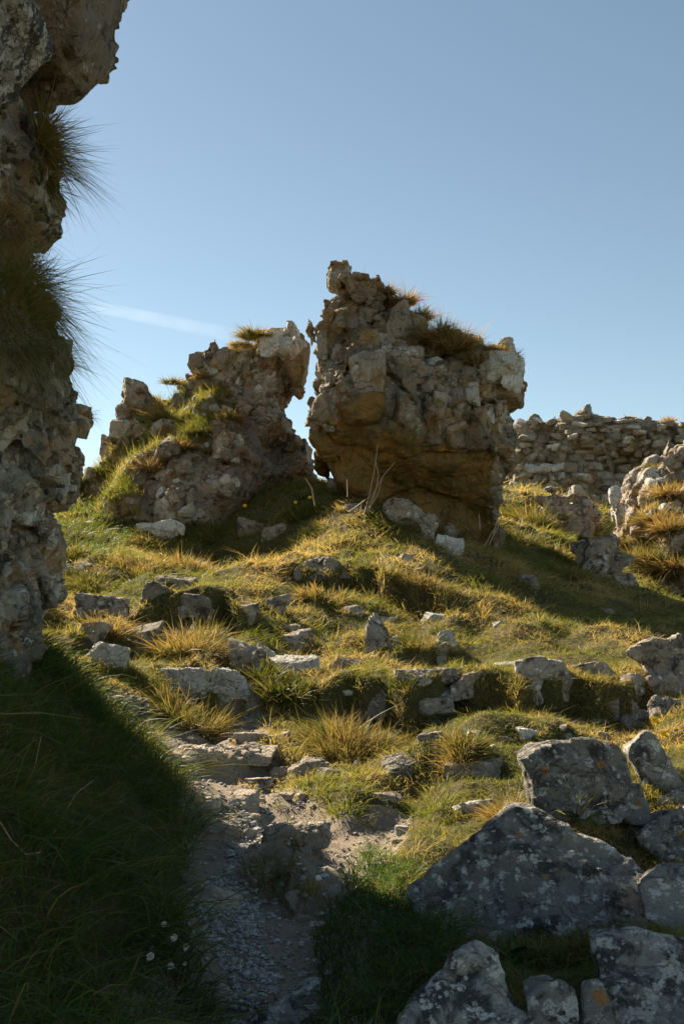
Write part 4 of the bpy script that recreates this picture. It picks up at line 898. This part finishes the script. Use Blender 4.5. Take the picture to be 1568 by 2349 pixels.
def stuft(bvh, Dx, Dy, rad, L, dry, label, n, up=(0, 0, 1), alt=None, **k):
    p = box_on(bvh, Dx, Dy, Dx, Dy) if bvh else None
    if p is None: p = at(Dx, Dy, alt) if alt else hit(Dx, Dy)
    tuft(label, tuple(p), rad, L, n, dry, up=up, surf=1, seed=int(Dx * 3 + Dy), **k)
# left wall tufts, growing out to the right
stuft(None, 105, 345, .12, .28, .42, 'upper brown and green grass tussock on the ruined left wall, against the sky', 900, up=(1, -.2, .25), alt=5.6, droop=.4, W=.0045, spread=1.0)
stuft(None, 100, 290, .07, .26, .2, 'thin dark fringe of grass just under the overhanging rock', 500, up=(1, -.2, .5), alt=5.6, droop=.35, W=.0024, spread=.9)
stuft(None, 65, 655, .17, .29, -.1, 'large dark green tussock halfway up the ruined left wall', 1300, up=(1, -.25, .3), alt=5.5, droop=.5, W=.005)
stuft(None, 20, 720, .25, .38, .15, 'brownish grass hanging on the left wall beside the large dark tussock', 1800, up=(.7, -.6, .2), alt=5.0, droop=.6, W=.003)
stuft(bvW, 5, 520, .12, .2, .7, 'rust brown tuft at the left frame edge of the ruined wall', 1300, up=(.6, -.7, .2), droop=.9, W=.003)
stuft(None, 140, 820, .06, .17, .7, 'small dry tuft on a ledge below the large dark tussock', 450, up=(.8, -.1, .4), alt=5.6, W=.0026)
stuft(None, 115, 425, .05, .17, .2, 'little green sprig under the upper brown tussock', 200, up=(.8, -.1, -.2), alt=5.5, W=.005)
stuft(None, 195, 955, .04, .08, .6, 'tiny dry tuft on the knob of the ruined left wall', 140, up=(.4, 0, .9), alt=5.7, W=.0026)
# tufts on top of the centre boulder
for (Dx, Dy, rd, L, dr, n, lab) in [
 (825,640,.10,.16,.85,350,'topmost small straw tuft on the tallest boulder'), (880,668,.14,.20,.8,700,'straw tuft just below the peak of the tallest boulder'), (925,690,.16,.24,.75,900,'second straw tuft down the crest of the tallest boulder'),
 (965,725,.13,.22,.5,700,'greenish tuft on the crest between two straw tufts'), (1010,775,.22,.34,.6,2200,'biggest brown tussock on the crest of the tallest boulder'), (1050,800,.20,.32,.65,1800,'brown tussock lower on the crest, next to the biggest one'),
 (1085,830,.15,.26,.7,1000,'hanging brown tuft beside the pale rounded top stone'), (1125,800,.13,.16,.55,700,'golden tuft behind the pale rounded top stone'), (1165,815,.12,.18,.85,600,'dry tuft at the right end of the crest')]:
    stuft(bvB, Dx, Dy + 8, rd, L, dr, lab, n, alt=13.7, W=.008, droop=.45, spread=.7)
for (Dx, Dy, rd, L, dr, n, lab) in [
 (585,775,.22,.22,.35,1500,'greenish gold tuft beside the white top stone of the outcrop'), (550,795,.16,.16,.7,700,'dry tuft left of the greenish gold one on the outcrop crest'), (465,868,.10,.18,.85,500,'upright rusty tuft on the face of the left outcrop'),
 (345,1085,.16,.30,.85,1500,'bright rust orange tussock on the left outcrop'), (365,965,.14,.28,.45,900,'golden green tuft on the upper slope of the outcrop'), (395,880,.12,.14,.15,500,'green weeds on the crest of the left outcrop'),
 (450,1000,.20,.26,.05,1500,'dark green tuft in the middle of the left outcrop'), (530,965,.18,.20,.7,1200,'straw tuft right of the dark green one on the outcrop'), (500,895,.16,.14,.8,700,'flat dry tuft below the pale stones of the outcrop'),
 (420,1030,.2,.16,.6,900,'dry turf patch above the big fissured face of the outcrop'), (320,905,.1,.14,.5,300,'tuft tucked behind the tall brown stone of the outcrop'), (470,1040,.14,.12,.8,500,'small straw tuft left of the pointed stone on the outcrop')]:
    stuft(bvL, Dx, Dy, rd, L, dr, lab, n, alt=15.3, W=.008, droop=.5, spread=.8)
for (Dx, Dy, rd, L, dr, n, lab) in [
 (1535,1140,.25,.3,.85,1300,'rust coloured tuft high on the right outcrop'), (1500,1200,.22,.3,.5,1300,'gold tuft in the middle of the right outcrop'), (1540,1220,.25,.35,.8,1500,'reddish tuft at the right edge of the right outcrop'),
 (1490,1290,.3,.35,.2,2200,'bright green tussock on the right outcrop'), (1540,1310,.3,.35,.55,2000,'green gold tussock at the right edge above the dark rock'), (1500,1080,.15,.2,.4,500,'small tuft near the top of the right outcrop'), (1460,1250,.3,.25,.3,1300,'green grass on the left shoulder of the right outcrop')]:
    stuft(bvR, Dx, Dy, rd, L, dr, lab, n, alt=15.5, W=.010, droop=.5, spread=.8)
stuft(None, 1395, 1250, .12, .22, .75, 'dry tuft on top of the crumbling rock', 700, alt=13.5, W=.008)
stuft(None, 1425, 1290, .12, .24, .3, 'green tuft on the right shoulder of the crumbling rock', 700, alt=13.5, W=.008)
for (Dx, lab) in ((1318, 'small dry tuft on the far castle wall, left one'), (1450, 'small dry tuft on the far castle wall, middle one'), (1530, 'small dry tuft on the far castle wall, right one')):
    stuft(None, Dx, 968, .18, .22, .9, lab, 250, alt=28.6, W=.018)

# turf that covers the ledges of the outcrops
def surf_grass(bvh, parent, poly, n, L, W, dryb, seed, minz=.25):
    r = np.random.default_rng(seed); P = np.array(poly, float); c = r.uniform(P.min(0), P.max(0), (n * 3, 2)); c = c[poly_sdf(P, c) < 0][:n]
    pts = []; o_ = Vector(CAM)
    for a, b in c:
        h_ = bvh.ray_cast(o_, Vector(ray(a, b)).normalized())
        if h_[0] is not None and h_[1].z * (1 if h_[1].dot(Vector(ray(a, b))) < 0 else -1) > minz: pts.append(tuple(h_[0]))
    if not pts: return
    pts = np.array(pts); k = r.random(len(pts)) < .75 + .9 * fbm(pts / .4 + seed, 3); pts = pts[k]; rep_ = 3
    P = np.repeat(pts, rep_, 0) + r.normal(0, .03, (len(pts) * rep_, 3)) * (1, .6, .2); n = len(P)
    d = r.normal(0, .5, (n, 3)); d[:, 2] = 1; d[:, 1] -= .3; b = r.normal(0, .3, (n, 3)); b[:, 2] -= .4
    o = blades('turf', P, d, L * r.uniform(.4, 1.4, n), W * r.uniform(.6, 1.2, n), b, dryb + .8 * fbm(P / .35, 2) + r.normal(0, .2, n), 'grass', 2, parent, seed)
    o['kind'] = 'stuff'
surf_grass(bvL, left, [(170,1130),(220,1070),(300,1000),(330,930),(400,880),(470,870),(530,900),(540,960),(440,1040),(380,1030),(330,1060),(320,1190),(200,1210)], 11000, .17, .008, .18, 21, .1)
surf_grass(bvL, left, [(520,800),(600,770),(640,790),(560,830),(500,850)], 1500, .10, .008, .6, 22)
surf_grass(bvB, big, [(820,630),(900,670),(1000,740),(1100,800),(1160,810),(1120,840),(1020,820),(940,740),(860,690)], 2500, .10, .008, .7, 23, .3)
surf_grass(bvR, ro, [(1430,1330),(1440,1200),(1500,1120),(1600,1080),(1640,1340),(1500,1370)], 7000, .16, .010, .4, 24, .15)

# ------------------------------------------------------------------ gravel
r = np.random.default_rng(5); n = 110000
x = r.uniform(-1.6, 1.2, n); y = r.uniform(2.3, 7.6, n); k = bil(PM, x, y) > .35 + .6 * r.random(n); x, y = x[k], y[k]
GUL = [(540,2500),(660,2500),(640,2250),(600,2150),(590,2050),(590,1980),(600,1900),(560,1860),(530,1900),(520,1980),(440,2060),(470,2150),(520,2250)]
Q = np.c_[x, y, gz(x, y)]; ing = inpoly(Q, GUL); Q = Q[ing | (r.random(len(Q)) < .10)][:16000]; n = len(Q)
U, FF = ICO[0]; sz = np.clip(r.lognormal(-4.35, .42, n), .005, .04)
V = U[None] * (sz[:, None] * .5)[:, :, None] * r.uniform(.6, 1.3, (n, 12, 1)) * (r.uniform(.7, 1.3, (n, 1, 3)) * (1, 1, .7)) + Q[:, None, :] + (0, 0, .004)
s_ = NB('pebble_grey'); M['pebble'] = s_.out(s_.mix(s_.ramp(s_.noise(55, 2, .5), .3, .7), (.16, .16, .155), (.42, .40, .37)), .85)
b0 = Q.mean(0); F = (FF[None] + (np.arange(n) * 12)[:, None, None]).reshape(-1, 3)
tag(link('gravel', make_mesh('gravel', V.reshape(-1, 3) - b0, F, M['pebble'], False), None, b0), 'loose grey gravel washed down the middle of the footpath', 'gravel', kind='stuff')
# single larger pebbles and stones of the path
def PLACE(a, b):
    near_ = min(RK, key=lambda q: ((q[0][0] + q[0][2]) / 2 - a) ** 2 + ((q[0][1] + q[0][3]) / 2 - b) ** 2)
    c = (near_[0][0] + near_[0][2]) / 2, (near_[0][1] + near_[0][3]) / 2
    side = ('left of' if a < c[0] else 'right of') if abs(a - c[0]) > abs(b - c[1]) else ('above' if b < c[1] else 'below')
    return side + ' the ' + ' '.join(near_[2].split(',')[0].split()[:9])
PEB = ['angular pebble lying %s', 'light pebble just %s', 'rounded pebble %s', 'small loose chip %s', 'grey pebble %s', 'flat little pebble %s', 'brown pebble %s']
lib = [make_mesh('pebble', *rock_shape(700 + k, (1, .9, .7), 2, 7, .05, 14, .7), M['path_stone'], True, 35) for k in range(8)]
spots_ = [(615,1810),(600,1690),(640,1700),(655,1690),(575,1700),(560,1690),(530,1695),(500,1700),(470,1690),(440,1700),(640,1810),(655,1830),(690,1830),(600,1840),(575,1800),(560,1730),(545,1750),(600,1745),(415,1720),(425,1745),(560,1890),(585,1880),(540,1950),(560,1960),(555,2000),(600,2120),(615,2200),(590,2240),(620,2270),(600,2300),(560,2290),(640,2250),(480,2255),(500,2170),(1090,1690),(1200,1700),(1130,1715),(700,2110),(730,2130),(660,2160),(760,2090),(820,1990),(840,1960),(885,2010),(870,1900),(910,1935),(1380,1690),(1410,1680),(1290,1670)]
for k, (a, b) in enumerate(spots_):
    p = hit(a, b)
    if p is None: continue
    q = .010 * p[1] * r.uniform(.6, 1.3)
    o = link('pebble', lib[k % 8], None, (p[0], p[1], p[2] + q * .1)); o.scale = (q * r.uniform(.8, 1.6), q, q); o.rotation_euler = (0, 0, r.uniform(0, 3))
    tag(o, PEB[k % 7] % PLACE(a, b), 'pebble', 'loose pebbles on and beside the path')

# ------------------------------------------------------------------ flowers and leafy plants
def solid(name, c, rough=.6):
    s = NB(name); return s.out(s.mix(s.ramp(s.noise(80, 3, .6), .3, .7), c, tuple(x * .75 for x in c)), rough)
M['petal'] = solid('daisy_petal', (.80, .79, .77)); M['yellow'] = solid('flower_yellow', (.85, .58, .02)); M['stem'] = solid('flower_stem', (.09, .12, .03))
M['leaf'] = solid('leaf_green', (.06, .11, .022), .45); M['straw'] = solid('dry_stalk', (.34, .24, .15))
def bm_tube(pts, rad, k=5):
    pts = np.array(pts, float); V = []; F = []
    for i, p in enumerate(pts):
        t = pts[min(i + 1, len(pts) - 1)] - pts[max(i - 1, 0)]; t /= np.linalg.norm(t); a = np.cross(t, (0, 1, .01)); a /= np.linalg.norm(a); b = np.cross(t, a)
        rr_ = rad * (1 - .5 * i / len(pts))
        for j in range(k): V.append(p + rr_ * (a * math.cos(2 * math.pi * j / k) + b * math.sin(2 * math.pi * j / k)))
    for i in range(len(pts) - 1):
        for j in range(k): F.append((i * k + j, i * k + (j + 1) % k, (i + 1) * k + (j + 1) % k, (i + 1) * k + j))
    return np.array(V), np.array(F)
def petal_ring(n, r0, r1, wd, cup, rings=1, seed=0):
    r = np.random.default_rng(seed); V = []; F = []
    for q in range(rings):
        for i in range(n):
            a = 2 * math.pi * (i + .5 * q) / n + r.normal(0, .06); e = np.array([math.cos(a), math.sin(a), 0]); s = np.array([-math.sin(a), math.cos(a), 0]); rr_ = r1 * (1 - .28 * q) * r.uniform(.9, 1.05); b = len(V)
            up = cup + .35 * q
            for t, ww in ((r0 / rr_, .35), (.6, 1), (.92, .8)):
                c = e * rr_ * t + np.array([0, 0, up * rr_ * t * t + .0005 * q]); V += [c - s * wd * ww / 2, c + s * wd * ww / 2 + np.array([0, 0, .0003])]
            V.append(e * rr_ + np.array([0, 0, up * rr_])); F += [(b, b + 1, b + 3), (b, b + 3, b + 2), (b + 2, b + 3, b + 5), (b + 2, b + 5, b + 4), (b + 4, b + 5, b + 6)]
    return np.array(V), np.array(F)
def dome(r0, hgt):
    U, F = ICO[2]; return U * (r0, r0, hgt), F
dmesh = [make_mesh('petals', *petal_ring(17, .003, .0115, .0032, .12, 2, k), M['petal']) for k in range(3)]
dcen = make_mesh('centre', *dome(.0042, .0028), M['yellow'])
ymesh = make_mesh('petals', *petal_ring(26, .002, .019, .004, .22, 4, 9), M['yellow'])
ycen = make_mesh('centre', *dome(.006, .006), M['yellow'])
def flower(kind, Dx, Dy, hgt, face, label, group, scale=1.0):
    p = hit(Dx, Dy)
    if p is None: return
    t = empty(kind, p, label, 'flower', group); top = np.array([.01, -.02, hgt])
    link('stem', make_mesh('stem', *bm_tube([(0, .0, -.01), (.003, -.004, hgt * .5), tuple(top)], .0012 * scale), M['stem']), t)
    for nm, me in (('petals', dmesh[int(Dx) % 3] if kind == 'daisy' else ymesh), ('centre', dcen if kind == 'daisy' else ycen)):
        o = link(nm, me, t, top); o.rotation_euler = face; o.scale = (scale,) * 3
for (a, b, sc_, f, lab) in [(371,2151,.8,(1.3,.4,0),'half turned daisy, uppermost in the shaded grass at lower left'),(393,2183,1.1,(.8,.1,0),'open daisy second from the top in the lower left cluster'),(421,2205,1.0,(1.1,.7,0),'rightmost tilted daisy in the lower left cluster'),
    (339,2229,1.15,(.7,-.1,0),'leftmost daisy in the lower left cluster'),(386,2250,1.05,(.6,.1,0),'lowest open daisy in the lower left cluster'),(418,2243,.6,(1.5,.6,0),'small closing daisy right of the lowest open one'),(725,2036,1.1,(.8,.1,0),'lone daisy in the shade beside the rounded boulder on the path'),
    (812,1757,1.1,(.8,0,0),'lone daisy in sunlit turf above the green patch by the path')]:
    flower('daisy', a, b + 20, .075, f, lab, 'white daisies in the turf', sc_ * 1.05)
for (a, b, h_, sc_, f, lab) in [(1497,1672,.08,2.0,(.7,0,0),'upper bright dandelion behind the pointed grey stone'),(1517,1697,.06,1.8,(.6,.1,0),'lower dandelion behind the pointed grey stone'),(199,1113,.1,1.6,(1,.2,0),'left dandelion on the slope left of the outcrop'),(214,1103,.12,1.6,(1,.2,0),'right dandelion on the slope left of the outcrop'),
    (560,1167,.1,1.6,(1,0,0),'dandelion at the dark foot of the outcrop'),(676,1160,.1,1.5,(1,0,0),'dandelion in weeds left of the tallest boulder'),(709,1152,.12,1.5,(1,0,0),'dandelion nearest the left tip of the tallest boulder'),(1335,2052,.03,.6,(1,0,0),'tiny yellow flower beside the biggest slanted slab')]:
    flower('dandelion', a, b + 10, h_, f, lab, 'yellow dandelions', sc_)
def leaf_mesh(L, W, fold=.25, droop=.5, n=6, lobes=0):
    V = []; F = []
    for i in range(n + 1):
        t = i / n; ww = W * math.sin(math.pi * min(.98, t * .9 + .08)) ** .8 * (1 - (.25 if lobes and i % 2 else 0)); z = L * (.45 * t - droop * t * t); y = L * t
        V += [(-ww / 2, y, z + fold * ww / 2), (0, y, z), (ww / 2, y, z + fold * ww / 2)]
        if i: b = 3 * (i - 1); F += [(b, b + 1, b + 4, b + 3), (b + 1, b + 2, b + 5, b + 4)]
    return np.array(V), np.array(F)
LM = [make_mesh('leaf', *leaf_mesh(1, .26, .3, .5, 6, k % 2), M['leaf']) for k in range(2)] + [make_mesh('leaf', *leaf_mesh(1, .4, .3, .35, 6, 0), M['leaf'])]
def leafy(label, Dx, Dy, L, n, seed, kind=0, bvh=None, rise=.6):
    p = (tuple(box_on(bvh, Dx, Dy, Dx, Dy)) if bvh and box_on(bvh, Dx, Dy, Dx, Dy) else hit(Dx, Dy))
    if p is None: return
    r = np.random.default_rng(seed); t = empty('leafy_plant', p, label, 'plant')
    for k in range(n):
        o = link('leaf', LM[kind if r.random() < .8 else 0], t, (r.normal(0, L * .12), r.normal(0, L * .12), 0)); q = L * r.uniform(.5, 1.15); o.scale = (q, q, q)
        o.rotation_euler = (r.uniform(-.1, rise), r.uniform(-.2, .2), 2 * math.pi * k / n * 1.618 * 2)
leafy('leafy green plant with toothed leaves growing on the slab below the large grey block', 1320, 1885, .12, 22, 1, 1, bR3)
leafy('broad leaved weed patch left of the big rounded tussock', 640, 1600, .15, 26, 2, 2)
leafy('second broad leaved weed, right of the weed patch on the slope', 715, 1590, .14, 20, 3, 2)
leafy('small pale leaved plant inside the big rounded tussock', 790, 1690, .13, 12, 4, 1)
leafy('low yellow green leaves at the foot of the big rounded tussock', 835, 1735, .09, 10, 5, 2)
leafy('dark green leaves between the white slabs at the bottom', 1160, 2200, .12, 16, 6, 1)
leafy('dark leaves at the right edge below the bluish stone', 1500, 1985, .12, 16, 7, 1)
leafy('small leaves in the green patch right of the pointed brown rock', 745, 1775, .06, 16, 8, 1)
leafy('weedy leaves at the shaded turf above the lone daisy', 650, 2010, .07, 12, 9, 2)
leafy('wide dark dock leaves on the shaded bank at far left', 60, 1830, .16, 10, 10, 2)
leafy('green leaves at the foot of the tallest boulder, left side', 690, 1150, .22, 18, 11, 1)
leafy('dark leaves beside the dry stalks on the mound', 850, 1190, .2, 16, 12, 1)
leafy('light green sprig in the dry tuft under the ledge', 1070, 1690, .09, 10, 13, 1)
# upright grass blades out of the leafy plant on the slab
p = hit(1320, 1880)
stuft(bR3, 1318, 1878, .03, .22, .25, 'long upright grass blades rising from the leafy plant on the slab', 60, W=.007, droop=.15, spread=.7)
# dry stalks
def stalk(label, pts, y, rad, group=None):
    P = [at(a, b, y + .05 * i) for i, (a, b) in enumerate(pts)]; b0 = P[0]
    tag(link('dry_stalk', make_mesh('dry_stalk', *bm_tube([q - b0 for q in P], rad), M['straw']), None, b0), label, 'stalk', group)
ST = 'dry stalks in front of the tallest boulder'
for pts, lab in [([(835,1180),(848,1130),(858,1080),(866,1020)],'tallest dry stalk before the brown underside'),([(838,1178),(862,1120),(880,1090),(905,1060)],'slanting dry stalk that leans right before the brown underside'),([(840,1178),(868,1130),(875,1100)],'short straight stalk between the two tall ones'),
    ([(845,1175),(860,1130),(868,1090),(862,1060)],'thin bent stalk in the middle of the bunch'),([(800,1175),(820,1160),(860,1130)],'low stalk leaning far right at the left of the bunch'),([(722,1160),(715,1120),(700,1096)],'thin dry stalk leaning left by the dandelions'),
    ([(797,1140),(796,1100)],'short single stalk under the left tip of the boulder'),([(1120,1250),(1145,1200),(1150,1180)],'dry stalk at the right foot of the boulder, left one'),([(1100,1215),(1098,1180)],'dry stalk at the right foot of the boulder, short one'),([(1130,1225),(1142,1185)],'dry stalk at the right foot of the boulder, right one'),
    ([(1110,1255),(1125,1225),(1130,1215)],'bent stalk just below the right foot of the boulder')]:
    stalk(lab, pts, 12.4, .009, ST)
stalk('pale curved twig standing in the sunlit grass of the mound', [(935,1330),(950,1310),(965,1290)], 10.6, .008)
stalk('dead branching twig hanging in the dark bank at far left', [(0,1885),(25,1925),(60,1960),(95,1955)], 2.9, .003)
stalk('long pale stem leaning across the dark left bank', [(90,1960),(130,1900),(175,1820),(215,1790)], 3.4, .002)
stalk('second long pale stem leaning across the dark left bank', [(40,1850),(80,1760),(95,1690)], 3.6, .002)

# ------------------------------------------------------------------ contrail
s = NB('contrail_vapour'); tc = s.n.new('ShaderNodeTexCoord'); sp_ = s.n.new('ShaderNodeSeparateXYZ'); s.l.new(tc.outputs['Generated'], sp_.inputs[0])
ex = s.ramp(sp_.outputs[0], 0, .12); ex2 = s.ramp(sp_.outputs[0], 1, .35); lw = s.n.new('ShaderNodeLayerWeight'); lw.inputs[0].default_value = .5
fc = s.ramp(lw.outputs['Facing'], 1.0, .35); al = s.math('MULTIPLY', s.math('MULTIPLY', ex, ex2), s.math('MULTIPLY', fc, s.ramp(s.noise(.012, 4, .6), .3, .7, .007, .020)))
d_ = s.n.new('ShaderNodeBsdfDiffuse'); d_.inputs[0].default_value = (.9, .9, .9, 1); t_ = s.n.new('ShaderNodeBsdfTranslucent'); t_.inputs[0].default_value = (.9, .9, .9, 1)
a_ = s.n.new('ShaderNodeAddShader'); s.l.new(d_.outputs[0], a_.inputs[0]); s.l.new(t_.outputs[0], a_.inputs[1])
tr = s.n.new('ShaderNodeBsdfTransparent'); m_ = s.n.new('ShaderNodeMixShader'); s.l.new(al, m_.inputs[0]); s.l.new(tr.outputs[0], m_.inputs[1]); s.l.new(a_.outputs[0], m_.inputs[2])
o_ = s.n.new('ShaderNodeOutputMaterial'); s.l.new(m_.outputs[0], o_.inputs[0]); M['vapour'] = s.m
A = at(180, 695, 2500); B = at(640, 790, 2800); k = 14; V = []; F = []
for i in range(25):
    c = A + (B - A) * i / 24; rr_ = 17 + 9 * (i / 24)
    for j in range(k): V.append(c + np.array([-.2 * math.cos(2 * math.pi * j / k), math.sin(2 * math.pi * j / k), math.cos(2 * math.pi * j / k)]) * rr_)
for i in range(24):
    for j in range(k): F.append((i * k + j, i * k + (j + 1) % k, (i + 1) * k + (j + 1) % k, (i + 1) * k + j))
tag(link('contrail', make_mesh('contrail', np.array(V) - A, np.array(F), M['vapour']), None, A), 'faint white contrail fading out to the right in the blue sky', 'contrail')
